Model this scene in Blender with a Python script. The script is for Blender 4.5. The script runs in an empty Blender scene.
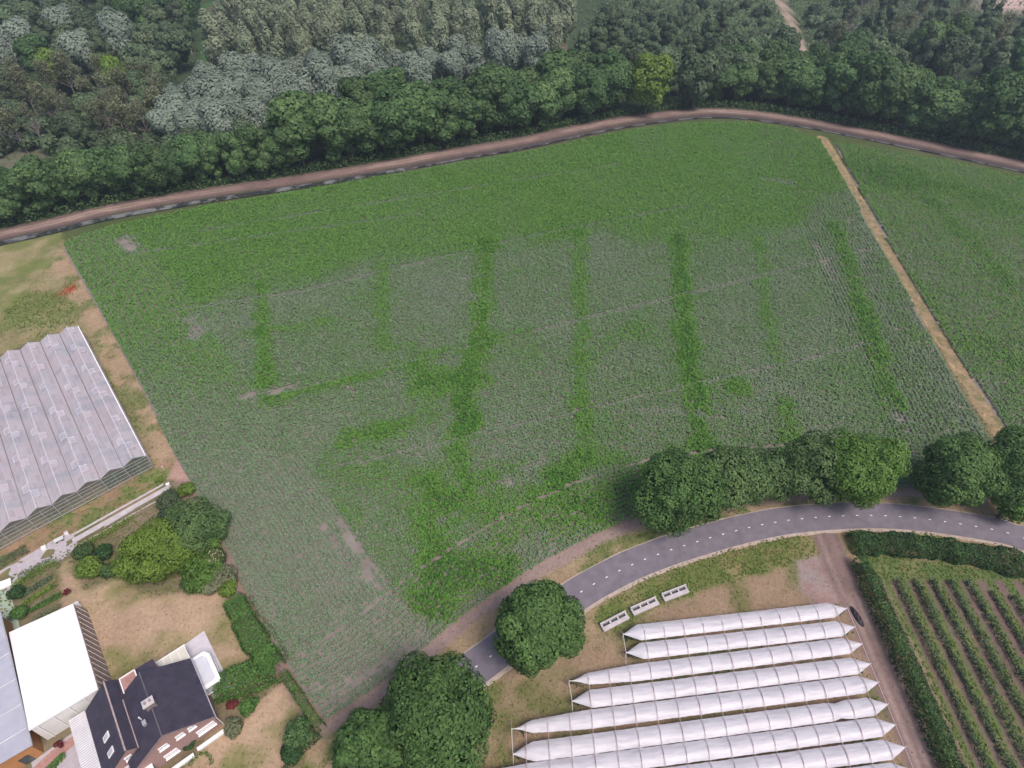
import bpy, math, random
import numpy as np
from mathutils import Vector, Matrix
R = math.radians
rng = np.random.default_rng(7)
random.seed(7)
SC = bpy.context.scene
COL = SC.collection

# ------------------------------------------------------------------ camera, sky, sun, exposure
CAMH, TILT, FPX = 100.0, R(45.3), 600.0
cam = bpy.data.cameras.new('camera'); cam.sensor_width = 36; cam.lens = 36 * FPX / 1024
cam.clip_start = 1; cam.clip_end = 9000
camo = bpy.data.objects.new('camera', cam); COL.objects.link(camo)
camo.location = (0, 0, CAMH); camo.rotation_euler = (math.pi / 2 - TILT, 0, 0)
SC.camera = camo
SUN_EL, SUN_AZ = R(60), R(135)          # azimuth measured clockwise from +Y
w = bpy.data.worlds.new('World'); SC.world = w; w.use_nodes = True
nt = w.node_tree; bg = nt.nodes['Background']
sk = nt.nodes.new('ShaderNodeTexSky'); sk.sky_type = 'NISHITA'; sk.sun_disc = False
sk.sun_elevation = SUN_EL; sk.sun_rotation = SUN_AZ; sk.dust_density = 4.0; sk.air_density = 1.0; sk.ozone_density = 1.0
nt.links.new(sk.outputs[0], bg.inputs[0]); bg.inputs[1].default_value = 0.11
sl = bpy.data.lights.new('sun', 'SUN'); sl.energy = 2.0; sl.angle = R(22); sl.color = (1.0, 0.89, 0.83)
so = bpy.data.objects.new('sun', sl); COL.objects.link(so)
sd = Vector((math.sin(SUN_AZ) * math.cos(SUN_EL), math.cos(SUN_AZ) * math.cos(SUN_EL), math.sin(SUN_EL)))
so.rotation_euler = (-sd).to_track_quat('-Z', 'Y').to_euler(); so.location = (0, 0, 300)
SC.view_settings.view_transform = 'Standard'; SC.view_settings.look = 'None'
SC.view_settings.gamma = 1; SC.view_settings.exposure = 0.44
SC.cycles.max_bounces = 6; SC.cycles.transparent_max_bounces = 16; SC.cycles.volume_bounces = 0
HAZE = 0.00030

# ------------------------------------------------------------------ helpers
sT, cT = math.sin(TILT), math.cos(TILT)
def G(px, py, z=0.0):
    """survey helper: picture position of a point whose height is known -> its place on the land"""
    u = (px - 512) / FPX; v = (py - 384) / FPX
    t = (CAMH - z) / (sT + v * cT)
    return np.array((u * t, (cT - v * sT) * t))
def depth(x, y, z=0): return y * cT + (CAMH - z) * sT
def GP(pts, z=0.0): return np.array([G(a, b, z) for a, b in pts])

def tag(o, label=None, cat=None, group=None, kind=None):
    if label: o['label'] = label
    if cat: o['category'] = cat
    if group: o['group'] = group
    if kind: o['kind'] = kind
    return o
def empty(name, loc, rz=0.0, label=None, cat=None, group=None):
    o = bpy.data.objects.new(name, None); COL.objects.link(o); o.empty_display_size = .5
    o.location = loc; o.rotation_euler = (0, 0, rz)
    return tag(o, label, cat, group)
def link(name, me, parent=None):
    o = bpy.data.objects.new(name, me); COL.objects.link(o)
    if parent: o.parent = parent
    return o
def quads_mesh(name, V, mat, v=None, smooth=False, nv=4):
    """V: (n,nv,3) corner array -> mesh of separate faces, optional per-face value v"""
    V = np.asarray(V, np.float32); n = len(V); me = bpy.data.meshes.new(name)
    me.vertices.add(n * nv); me.vertices.foreach_set('co', V.reshape(-1))
    me.loops.add(n * nv); me.loops.foreach_set('vertex_index', np.arange(n * nv, dtype=np.int32))
    me.polygons.add(n); me.polygons.foreach_set('loop_start', np.arange(0, n * nv, nv, dtype=np.int32))
    me.update(calc_edges=True)
    if v is not None:
        a = me.attributes.new('v', 'FLOAT', 'FACE'); a.data.foreach_set('value', np.asarray(v, np.float32))
    if mat: me.materials.append(mat)
    return me
def grid_faces(nx, ny):
    i = np.arange(ny - 1)[:, None] * nx + np.arange(nx - 1)[None]
    return np.stack([i, i + 1, i + nx + 1, i + nx], -1).reshape(-1, 4)
def indexed_mesh(name, V, Fq, mat, smooth=False):
    V = np.asarray(V, np.float32); Fq = np.asarray(Fq, np.int32); me = bpy.data.meshes.new(name)
    me.vertices.add(len(V)); me.vertices.foreach_set('co', V.reshape(-1))
    me.loops.add(Fq.size); me.loops.foreach_set('vertex_index', Fq.reshape(-1))
    me.polygons.add(len(Fq)); me.polygons.foreach_set('loop_start', np.arange(0, Fq.size, Fq.shape[1], dtype=np.int32))
    me.update(calc_edges=True)
    if mat: me.materials.append(mat)
    if smooth: me.polygons.foreach_set('use_smooth', np.ones(len(Fq), bool))
    return me
class MB:
    """collects boxes, bars and polygons, links them as one mesh object"""
    def __init__(s): s.v = []; s.f = []
    def poly(s, pts):
        b = len(s.v); s.v += [tuple(map(float, p)) for p in pts]; s.f.append(tuple(range(b, b + len(pts)))); return s
    def prism(s, base, top):
        n = len(base); b = len(s.v); s.v += [tuple(map(float, p)) for p in base] + [tuple(map(float, p)) for p in top]
        s.f.append(tuple(range(b + n - 1, b - 1, -1))); s.f.append(tuple(range(b + n, b + 2 * n)))
        for i in range(n):
            j = (i + 1) % n; s.f.append((b + i, b + j, b + n + j, b + n + i))
        return s
    def box(s, x0, x1, y0, y1, z0, z1):
        q = [(x0, y0), (x1, y0), (x1, y1), (x0, y1)]
        return s.prism([(a, b, z0) for a, b in q], [(a, b, z1) for a, b in q])
    def bar(s, a, b, wd=.1, ht=None, n=4, w2=None):
        a = Vector(a); b = Vector(b); d = (b - a).normalized(); ht = ht or wd; w2 = w2 or wd
        up = Vector((0, 0, 1)) if abs(d.z) < .95 else Vector((1, 0, 0))
        x = d.cross(up).normalized(); y = x.cross(d)
        rot = math.pi / n; k = math.sqrt(2) / 2 if n == 4 else .5
        ring = lambda c, q: [c + x * (math.cos(rot + 2 * math.pi * i / n) * wd * k * q) + y * (math.sin(rot + 2 * math.pi * i / n) * ht * k * q) for i in range(n)]
        return s.prism(ring(a, 1), ring(b, w2 / wd))
    def build(s, name, mat, parent=None, bevel=0, smooth=False):
        me = bpy.data.meshes.new(name); me.from_pydata(s.v, [], s.f); me.update()
        if mat: me.materials.append(mat)
        if smooth: me.polygons.foreach_set('use_smooth', [True] * len(me.polygons))
        o = link(name, me, parent)
        if bevel:
            m = o.modifiers.new('b', 'BEVEL'); m.width = bevel; m.segments = 2; m.limit_method = 'ANGLE'
        return o

def lattice(n=256, seed=1): return np.random.default_rng(seed).random((n, n)).astype(np.float32)
_L = [lattice(seed=s) for s in range(6)]
def noise(x, y, sc, k=0):
    """value noise 0..1, feature size sc metres"""
    x = np.asarray(x) / sc + 1000; y = np.asarray(y) / sc + 1000
    xi = np.floor(x).astype(int); yi = np.floor(y).astype(int); fx = x - xi; fy = y - yi
    fx = fx * fx * (3 - 2 * fx); fy = fy * fy * (3 - 2 * fy); L = _L[k % 6]; m = L.shape[0]
    a = L[xi % m, yi % m]; b = L[(xi + 1) % m, yi % m]; c = L[xi % m, (yi + 1) % m]; d = L[(xi + 1) % m, (yi + 1) % m]
    return (a * (1 - fx) + b * fx) * (1 - fy) + (c * (1 - fx) + d * fx) * fy
def fbm(x, y, sc, k=0): return .5 * noise(x, y, sc, k) + .3 * noise(x, y, sc * .45, k + 1) + .2 * noise(x, y, sc * .2, k + 2)
def inside(x, y, poly):
    r = np.zeros(np.shape(x), bool); n = len(poly)
    for i in range(n):
        x0, y0 = poly[i]; x1, y1 = poly[(i + 1) % n]
        if y0 == y1: continue
        r ^= ((y0 > y) != (y1 > y)) & (x < (x1 - x0) * (y - y0) / (y1 - y0) + x0)
    return r
def ldist(x, y, pl, closed=False):
    d = np.full(np.shape(x), 1e9); n = len(pl)
    for i in range(n if closed else n - 1):
        ax, ay = pl[i]; bx, by = pl[(i + 1) % n]; vx, vy = bx - ax, by - ay
        t = np.clip(((x - ax) * vx + (y - ay) * vy) / (vx * vx + vy * vy + 1e-9), 0, 1)
        d = np.minimum(d, np.hypot(x - ax - t * vx, y - ay - t * vy))
    return d
def sdf(x, y, poly):
    d = ldist(x, y, poly, True); return np.where(inside(x, y, poly), d, -d)
def smooth_line(P, step=1.5):
    P = np.asarray(P, float); n = len(P); out = []
    for i in range(n - 1):
        p0 = P[max(i - 1, 0)]; p1 = P[i]; p2 = P[i + 1]; p3 = P[min(i + 2, n - 1)]
        m = max(2, int(np.linalg.norm(p2 - p1) / step))
        for t in np.arange(m) / m:
            out.append(.5 * (2 * p1 + (p2 - p0) * t + (2 * p0 - 5 * p1 + 4 * p2 - p3) * t * t + (3 * p1 - p0 - 3 * p2 + p3) * t ** 3))
    out.append(P[-1]); return np.array(out)
def normals2(L):
    d = np.gradient(L, axis=0); d /= np.linalg.norm(d, axis=1)[:, None] + 1e-9
    return np.stack([-d[:, 1], d[:, 0]], 1)
def along(L, step):
    seg = np.linalg.norm(np.diff(L, axis=0), axis=1); s = np.concatenate([[0], np.cumsum(seg)])
    t = np.arange(step * .5, s[-1], step)
    return np.stack([np.interp(t, s, L[:, 0]), np.interp(t, s, L[:, 1])], 1)

# ------------------------------------------------------------------ materials
def nodes(name):
    m = bpy.data.materials.new(name); m.use_nodes = True; t = m.node_tree
    return m, t, t.nodes['Principled BSDF']
def ramp(t, fac, cols):
    r = t.nodes.new('ShaderNodeValToRGB'); e = r.color_ramp.elements
    while len(e) < len(cols): e.new(.5)
    for i, (p, c) in enumerate(cols): e[i].position = p; e[i].color = (*c, 1)
    t.links.new(fac, r.inputs[0]); return r.outputs[0]
def tex(t, scale, detail=3, coord='pos', stretch=None, rough=.6):
    if coord == 'pos': c = t.nodes.new('ShaderNodeNewGeometry').outputs['Position']
    else: c = t.nodes.new('ShaderNodeTexCoord').outputs['Object']
    if stretch:
        mp = t.nodes.new('ShaderNodeMapping'); mp.inputs['Scale'].default_value = stretch; t.links.new(c, mp.inputs[0]); c = mp.outputs[0]
    n = t.nodes.new('ShaderNodeTexNoise'); n.inputs['Scale'].default_value = scale; n.inputs['Detail'].default_value = detail
    n.inputs['Roughness'].default_value = rough
    t.links.new(c, n.inputs['Vector']); return n.outputs['Fac']
def surf(name, c0, c1, scale=1.0, rough=.85, detail=4, lo=.3, hi=.7, coord='pos', stretch=None, metal=0, bump=0, spec=.3, trans=0):
    m, t, b = nodes(name); f = tex(t, scale, detail, coord, stretch)
    t.links.new(ramp(t, f, [(lo, c0), (hi, c1)]), b.inputs['Base Color'])
    b.inputs['Roughness'].default_value = rough; b.inputs['Metallic'].default_value = metal
    b.inputs['Specular IOR Level'].default_value = spec
    if bump:
        bp = t.nodes.new('ShaderNodeBump'); bp.inputs['Strength'].default_value = bump; bp.inputs['Distance'].default_value = .1
        t.links.new(f, bp.inputs['Height']); t.links.new(bp.outputs[0], b.inputs['Normal'])
    return m
def leafmat(name, cols, trans=.35, objvar=.25, rough=.65):
    """cols: ramp over the leaf's own random value; every tree also gets its own slight tone"""
    m, t, b = nodes(name); a = t.nodes.new('ShaderNodeAttribute'); a.attribute_name = 'v'
    c = ramp(t, a.outputs['Fac'], cols)
    oi = t.nodes.new('ShaderNodeObjectInfo'); hs = t.nodes.new('ShaderNodeHueSaturation')
    def mr(lo, hi, src):
        q = t.nodes.new('ShaderNodeMapRange'); q.inputs[3].default_value = lo; q.inputs[4].default_value = hi; t.links.new(src, q.inputs[0]); return q.outputs[0]
    t.links.new(mr(1 - objvar, 1 + objvar, oi.outputs['Random']), hs.inputs['Value'])
    f = t.nodes.new('ShaderNodeMath'); f.operation = 'FRACT'; g = t.nodes.new('ShaderNodeMath'); g.operation = 'MULTIPLY'; g.inputs[1].default_value = 17.3
    t.links.new(oi.outputs['Random'], g.inputs[0]); t.links.new(g.outputs[0], f.inputs[0])
    t.links.new(mr(.5 - .012 * objvar / .25, .5 + .012 * objvar / .25, f.outputs[0]), hs.inputs['Hue'])
    t.links.new(c, hs.inputs['Color']); col = hs.outputs[0]
    t.links.new(col, b.inputs['Base Color']); b.inputs['Roughness'].default_value = rough; b.inputs['Specular IOR Level'].default_value = .25
    tr = t.nodes.new('ShaderNodeBsdfTranslucent'); t.links.new(col, tr.inputs[0])
    mx = t.nodes.new('ShaderNodeMixShader'); mx.inputs[0].default_value = trans
    t.links.new(b.outputs[0], mx.inputs[1]); t.links.new(tr.outputs[0], mx.inputs[2])
    t.links.new(mx.outputs[0], t.nodes['Material Output'].inputs[0])
    return m
M = {}
M['oak'] = leafmat('oak_leaf', [(0, (0.039, 0.079, 0.035)), (.5, (0.099, 0.186, 0.065)), (1, (0.197, 0.313, 0.110))], objvar=.2)
M['roadoak'] = leafmat('road_oak_leaf', [(0, (.045, .09, .03)), (.5, (.095, .19, .055)), (1, (.18, .30, .09))], objvar=.06)
M['greyoak'] = leafmat('grey_oak_leaf', [(0, (.055, .105, .04)), (.5, (.115, .20, .07)), (1, (.20, .30, .11))], objvar=.06)
M['lime'] = leafmat('lime_leaf', [(0, (.08, .145, .025)), (.5, (.18, .285, .05)), (1, (.31, .43, .10))], objvar=.05)
M['bright'] = leafmat('bright_leaf', [(0, (.06, .125, .025)), (.5, (.125, .245, .05)), (1, (.22, .36, .085))], objvar=.04)
M['yellow'] = leafmat('yellow_leaf', [(0, (.08, .14, .025)), (.5, (.165, .265, .045)), (1, (.29, .40, .075))], objvar=.0)
M['willow'] = leafmat('willow_leaf', [(0, (0.139, 0.191, 0.151)), (.5, (0.255, 0.319, 0.249)), (1, (0.394, 0.452, 0.360))], objvar=.1)
M['poplar'] = leafmat('poplar_leaf', [(0, (0.139, 0.191, 0.128)), (.5, (0.290, 0.348, 0.226)), (1, (0.487, 0.522, 0.336))], objvar=.1)
M['mixed'] = leafmat('mixed_leaf', [(0, (0.060, 0.093, 0.052)), (.5, (0.122, 0.180, 0.093)), (1, (0.209, 0.273, 0.145))], objvar=.3)
M['thin'] = leafmat('thin_leaf', [(0, (0.116, 0.133, 0.081)), (.5, (0.220, 0.244, 0.139)), (1, (0.336, 0.360, 0.197))], objvar=.12)
M['hedge'] = leafmat('hedge_leaf', [(0, (.055, .12, .03)), (.5, (.10, .215, .05)), (1, (.19, .33, .085))], objvar=.08)
M['darkhedge'] = leafmat('dark_hedge_leaf', [(0, (.022, .055, .022)), (.5, (.05, .115, .038)), (1, (.10, .19, .06))], objvar=.05)
M['berry'] = leafmat('berry_leaf', [(0, (0.031, 0.052, 0.031)), (.5, (0.077, 0.119, 0.072)), (1, (0.165, 0.206, 0.144))], objvar=.1)
M['flower'] = leafmat('flower_leaf', [(0, (.04, .1, .02)), (.55, (.10, .17, .04)), (.7, (.6, .5, .36)), (1, (.8, .7, .6))], objvar=.05)
M['redbush'] = leafmat('red_leaf', [(0, (.12, .01, .015)), (.5, (.17, .04, .04)), (1, (.26, .08, .06))], objvar=.1)
M['poppy'] = leafmat('poppy_petal', [(0, (.35, .03, .015)), (1, (.75, .12, .05))], objvar=0)
M['orange'] = leafmat('orange_leaf', [(0, (.3, .13, .02)), (1, (.6, .33, .05))], objvar=0)
M['bark'] = surf('bark', (.06, .05, .04), (.14, .115, .09), 3)
M['greybark'] = surf('grey_bark', (.20, .17, .155), (.36, .31, .28), 3)
M['maize'] = leafmat('maize_leaf', [(0, (.28, .33, .245)), (.42, (.215, .305, .18)), (.58, (.14, .265, .085)), (.76, (.155, .325, .055)), (1, (.075, .195, .035))], trans=.35, objvar=0)
M['turf'] = leafmat('grass_blades', [(0, (0.420, 0.300, 0.170)), (.3, (0.260, 0.220, 0.100)), (.6, (0.120, 0.170, 0.040)), (1, (0.080, 0.170, 0.025))], trans=.2, objvar=0)
M['soil'] = surf('field_soil', (.17, .15, .132), (.25, .222, .195), .35, detail=6, rough=.95)
M['asphalt'] = surf('asphalt', (.14, .125, .15), (.20, .18, .212), .6, detail=6, rough=.85)
M['shoulder'] = surf('sandy_shoulder', (.34, .27, .23), (.5, .42, .37), .8, detail=5)
M['paint'] = surf('white_paint', (.7, .7, .7), (.85, .85, .85), 3)
M['water'] = surf('ditch_water', (.04, .045, .045), (.20, .21, .22), .16, lo=.46, hi=.58, rough=.12, spec=.6)  # turbid grey water; pale patches put sky reflection into the colour
M['concrete'] = surf('concrete', (.40, .37, .38), (.55, .51, .52), .9, detail=6)
M['paving'] = surf('paving', (.38, .34, .37), (.47, .43, .45), 1.5, detail=6)
M['brickpave'] = surf('brick_paving', (.32, .17, .15), (.44, .26, .23), 2, detail=6)
M['greenroof'] = surf('mossy_concrete', (.27, .34, .27), (.38, .45, .36), .8)
M['white'] = surf('white_coating', (.80, .79, .79), (.9, .89, .89), .4, rough=.55)
M['greyclad'] = surf('grey_cladding', (.55, .55, .54), (.68, .68, .66), .5, rough=.6)
M['slate'] = surf('blue_grey_sheet', (.32, .34, .40), (.43, .45, .50), .5, rough=.6, detail=6)
M['metal'] = surf('galvanised', (.45, .45, .47), (.6, .6, .62), 2, rough=.45, metal=.5)
M['alu'] = surf('pale_aluminium', (.62, .6, .62), (.74, .72, .73), 2, rough=.5)
M['pink'] = surf('pinkish_cable', (.45, .34, .36), (.58, .46, .47), 2)
M['winglass'] = surf('window_glass', (.42, .47, .52), (.6, .65, .7), .8, rough=.15, spec=.6)
M['ventglass'] = surf('vent_pane', (.58, .57, .62), (.70, .68, .73), .8, rough=.35)
M['blind'] = surf('pale_blind', (.7, .69, .72), (.8, .79, .82), 2, rough=.4)
M['darkglass'] = surf('dark_window', (.04, .05, .06), (.08, .1, .11), .8, rough=.1, spec=.6)
M['blacksheet'] = surf('black_plastic', (.012, .01, .016), (.05, .045, .06), 2.5, rough=.35, bump=.6)
M['ridge'] = surf('ridge_tile', (.27, .22, .22), (.42, .34, .33), 3)
M['netting'] = surf('brown_screen', (.24, .17, .14), (.32, .235, .2), 1.5)
M['timber'] = None
M['gutter'] = surf('dull_gutter', (.16, .14, .14), (.24, .21, .21), 2)

def stripes(name, c0, c1, axis, freq, rough=.7, dist=0.0, bump=0.0, nscale=.7, dirt=None):
    m, t, b = nodes(name); tc = t.nodes.new('ShaderNodeTexCoord')
    wv = t.nodes.new('ShaderNodeTexWave'); wv.wave_type = 'BANDS'; wv.bands_direction = axis
    wv.inputs['Scale'].default_value = freq; wv.inputs['Distortion'].default_value = dist
    t.links.new(tc.outputs['Object'], wv.inputs['Vector'])
    c = ramp(t, wv.outputs['Fac'], [(.25, c0), (.75, c1)])
    if dirt:
        n = tex(t, nscale, 6); mx = t.nodes.new('ShaderNodeMixRGB'); mx.blend_type = 'MULTIPLY'; mx.inputs[0].default_value = 1
        t.links.new(c, mx.inputs[1]); t.links.new(ramp(t, n, [(.3, dirt), (.65, (1, 1, 1))]), mx.inputs[2]); c = mx.outputs[0]
    t.links.new(c, b.inputs['Base Color']); b.inputs['Roughness'].default_value = rough; b.inputs['Specular IOR Level'].default_value = .3
    if bump:
        bp = t.nodes.new('ShaderNodeBump'); bp.inputs['Strength'].default_value = bump; bp.inputs['Distance'].default_value = .05
        t.links.new(wv.outputs['Fac'], bp.inputs['Height']); t.links.new(bp.outputs[0], b.inputs['Normal'])
    return m
M['timber'] = stripes('orange_timber', (.38, .17, .07), (.55, .28, .12), 'Z', 1.2, dirt=(.8, .8, .8))
M['rooftile'] = stripes('dark_roof_tile', (.048, .043, .068), (.072, .065, .096), 'Y', 1.0, rough=.75, dirt=(.62, .62, .66), nscale=.8)
M['corrug'] = stripes('corrugated_sheet', (.52, .50, .53), (.72, .70, .72), 'Y', .9, rough=.6, bump=.5, dirt=(.85, .85, .85))
M['barnroof'] = stripes('white_profiled_sheet', (.82, .81, .81), (.86, .85, .85), 'Y', .5, rough=.55, bump=.25, dirt=(.96, .96, .96), nscale=.3)
M['blueroof'] = stripes('blue_grey_profiled_sheet', (.40, .41, .48), (.47, .48, .55), 'Y', 1.2, rough=.6, bump=.3, dirt=(.82, .82, .84), nscale=.35)
def brickmat():
    m, t, b = nodes('red_brick'); tc = t.nodes.new('ShaderNodeTexCoord'); mp = t.nodes.new('ShaderNodeMapping'); mp.inputs['Rotation'].default_value = (math.pi / 2, 0, 0)
    t.links.new(tc.outputs['Object'], mp.inputs[0]); k = t.nodes.new('ShaderNodeTexBrick'); t.links.new(mp.outputs[0], k.inputs['Vector'])
    k.inputs['Color1'].default_value = (.30, .17, .16, 1); k.inputs['Color2'].default_value = (.38, .23, .21, 1); k.inputs['Mortar'].default_value = (.3, .26, .25, 1)
    k.inputs['Scale'].default_value = 4; k.inputs['Mortar Size'].default_value = .015
    t.links.new(k.outputs[0], b.inputs['Base Color']); b.inputs['Roughness'].default_value = .85; return m
M['brick'] = brickmat()
def ghroof():
    """whitewashed panes: every pane its own tone, glazing bars across the slope"""
    m, t, b = nodes('whitewashed_glass'); tc = t.nodes.new('ShaderNodeTexCoord')
    k = t.nodes.new('ShaderNodeTexBrick'); mp = t.nodes.new('ShaderNodeMapping'); mp.inputs['Rotation'].default_value = (0, 0, math.pi / 2)
    t.links.new(tc.outputs['Object'], mp.inputs[0]); t.links.new(mp.outputs[0], k.inputs['Vector'])
    k.offset = 0; k.inputs['Scale'].default_value = 1; k.inputs['Brick Width'].default_value = .75; k.inputs['Row Height'].default_value = 2.135
    k.inputs['Mortar Size'].default_value = .035; k.inputs['Color1'].default_value = (.72, .68, .74, 1); k.inputs['Color2'].default_value = (.60, .57, .63, 1); k.inputs['Mortar'].default_value = (.76, .74, .78, 1)
    n = tex(t, .28, 6, 'obj', (1, .5, 1)); mx = t.nodes.new('ShaderNodeMixRGB'); mx.blend_type = 'MULTIPLY'; mx.inputs[0].default_value = 1
    t.links.new(k.outputs[0], mx.inputs[1]); t.links.new(ramp(t, n, [(.35, (.80, .84, .88)), (.5, (1, .98, .98)), (.65, (1.0, .92, .93))]), mx.inputs[2])
    t.links.new(mx.outputs[0], b.inputs['Base Color']); b.inputs['Roughness'].default_value = .35; b.inputs['Specular IOR Level'].default_value = .4
    tl = t.nodes.new('ShaderNodeBsdfTranslucent'); t.links.new(mx.outputs[0], tl.inputs[0]); m1 = t.nodes.new('ShaderNodeMixShader'); m1.inputs[0].default_value = .35; t.links.new(b.outputs[0], m1.inputs[1]); t.links.new(tl.outputs[0], m1.inputs[2])
    tr = t.nodes.new('ShaderNodeBsdfTransparent'); ms = t.nodes.new('ShaderNodeMixShader'); ms.inputs[0].default_value = .10
    t.links.new(m1.outputs[0], ms.inputs[1]); t.links.new(tr.outputs[0], ms.inputs[2]); t.links.new(ms.outputs[0], t.nodes['Material Output'].inputs[0])
    return m
M['ghroof'] = ghroof()
def clearglass():
    m, t, b = nodes('clear_pane'); b.inputs['Base Color'].default_value = (.6, .65, .63, 1); b.inputs['Roughness'].default_value = .1
    tr = t.nodes.new('ShaderNodeBsdfTransparent'); ms = t.nodes.new('ShaderNodeMixShader'); ms.inputs[0].default_value = .86
    t.links.new(b.outputs[0], ms.inputs[1]); t.links.new(tr.outputs[0], ms.inputs[2]); t.links.new(ms.outputs[0], t.nodes['Material Output'].inputs[0]); return m
M['pane'] = clearglass()
def filmmat():
    m, t, b = nodes('white_film'); f = tex(t, 1.2, 5, 'obj', (.25, 1.6, 1))
    c = ramp(t, f, [(.3, (.58, .565, .63)), (.62, (.78, .76, .82))]); t.links.new(c, b.inputs['Base Color'])
    b.inputs['Roughness'].default_value = .35; b.inputs['Specular IOR Level'].default_value = .45
    bp = t.nodes.new('ShaderNodeBump'); bp.inputs['Strength'].default_value = .35; bp.inputs['Distance'].default_value = .12
    t.links.new(f, bp.inputs['Height']); t.links.new(bp.outputs[0], b.inputs['Normal'])
    tr = t.nodes.new('ShaderNodeBsdfTranslucent'); t.links.new(c, tr.inputs[0]); ms = t.nodes.new('ShaderNodeMixShader'); ms.inputs[0].default_value = .28
    t.links.new(b.outputs[0], ms.inputs[1]); t.links.new(tr.outputs[0], ms.inputs[2]); t.links.new(ms.outputs[0], t.nodes['Material Output'].inputs[0]); return m
M['film'] = filmmat()

# ------------------------------------------------------------------ site plan (surveyed lines)
HO = np.array((-42.8, 27.4)); E1 = np.array((.777, .63)); E2 = np.array((-.63, .777))      # house frame
def HW(a, b): return HO + E1 * a + E2 * b
track = smooth_line(GP([(-120, 270), (-40, 245), (0, 234), (50, 223), (110, 209), (190, 195), (250, 186), (330, 174), (400, 162), (460, 151), (520, 141), (580, 128), (630, 119), (690, 112), (740, 112), (800, 120), (860, 131), (940, 147), (1034, 167), (1150, 195)]), 3)
tn = normals2(track)           # left of travel = away from the camera
ditch = track - tn * 5.6
road = smooth_line(np.concatenate([GP([(340, 800), (365, 762), (400, 724), (440, 692), (483, 662), (530, 627), (581, 592), (609, 576), (636, 563), (665, 552), (693, 543), (722, 534.5), (752, 527), (780.5, 521.5), (810.5, 518), (841, 516), (872, 515.5), (904, 517), (936, 520.5), (969.5, 525.5), (1003, 531.5), (1040, 539)]), [[120, 62], [160, 45]]]), 1.5)
rn = normals2(road)
left_edge = GP([(62, 247), (110, 330), (150, 405), (175, 457), (195, 490), (217, 530), (242, 583), (270, 636), (300, 685), (325, 720)])
bottom_edge = smooth_line(GP([(325, 720), (360, 698), (400, 668), (450, 626), (500, 589), (560, 552), (635, 517), (700, 502), (760, 494), (860, 489), (925, 488), (1020, 496)]), 3)
field = np.concatenate([left_edge, bottom_edge[1:], GP([(822, 141), (790, 129), (740, 122.5), (680, 124), (620, 132), (560, 146), (500, 156), (400, 174), (300, 191), (200, 208), (110, 227), (68, 240)])])
pathL = GP([(822, 138), (868, 215), (912, 290), (955, 360), (1004, 438), (1031, 486)])
rfield = np.concatenate([GP([(834, 143), (900, 153), (960, 164), (1060, 187)]), [[215, 190], [230, 70], [109, 70]], GP([(1010, 440), (960, 360), (916, 290), (872, 215)])])
meadow = GP([(-160, 300), (-40, 252), (0, 243), (60, 231), (64, 247), (110, 330), (150, 405), (175, 457), (150, 462), (80, 327), (-20, 360), (-200, 420)])
garden = GP([(-200, 640), (0, 560), (160, 478), (175, 480), (217, 530), (270, 636), (325, 722), (280, 800), (240, 900), (-150, 900)])
lawn1 = GP([(58, 572), (66, 560), (85, 590), (120, 578), (150, 596), (225, 592), (238, 612), (252, 655), (240, 668), (214, 690), (100, 686), (80, 640), (66, 612)])
lawn2 = GP([(280, 684), (296, 694), (312, 725), (290, 760), (262, 800), (150, 800), (185, 765), (225, 722), (240, 728), (262, 700)])
plot = GP([(480, 720), (508, 688), (560, 660), (597, 635), (640, 607), (700, 585), (760, 570), (815, 560), (835, 590), (850, 605), (905, 745), (935, 830), (460, 900), (440, 770)])
verge_up = smooth_line(GP([(350, 720), (400, 690), (450, 650), (500, 612), (560, 575), (620, 540), (680, 520), (760, 505), (860, 497), (940, 500), (1040, 518)]), 3)
lane = GP([(822, 528), (833, 555), (848, 590), (866, 625), (886, 670), (905, 720), (925, 770), (950, 830)])
orchard = GP([(862, 556), (940, 562), (1040, 580), (1200, 640), (1150, 900), (975, 850), (945, 770), (880, 600)])
gravel = GP([(795, 560), (822, 556), (848, 600), (820, 612), (800, 590)])
rowd = G(982, 761) - G(891, 580); rowd /= np.linalg.norm(rowd); rowd = np.array((0.02, -1.0))
ROW0 = G(891, 578); NROW = 16; RP = 3.12
hcl = GP([(76, 612), (84, 632)])

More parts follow.
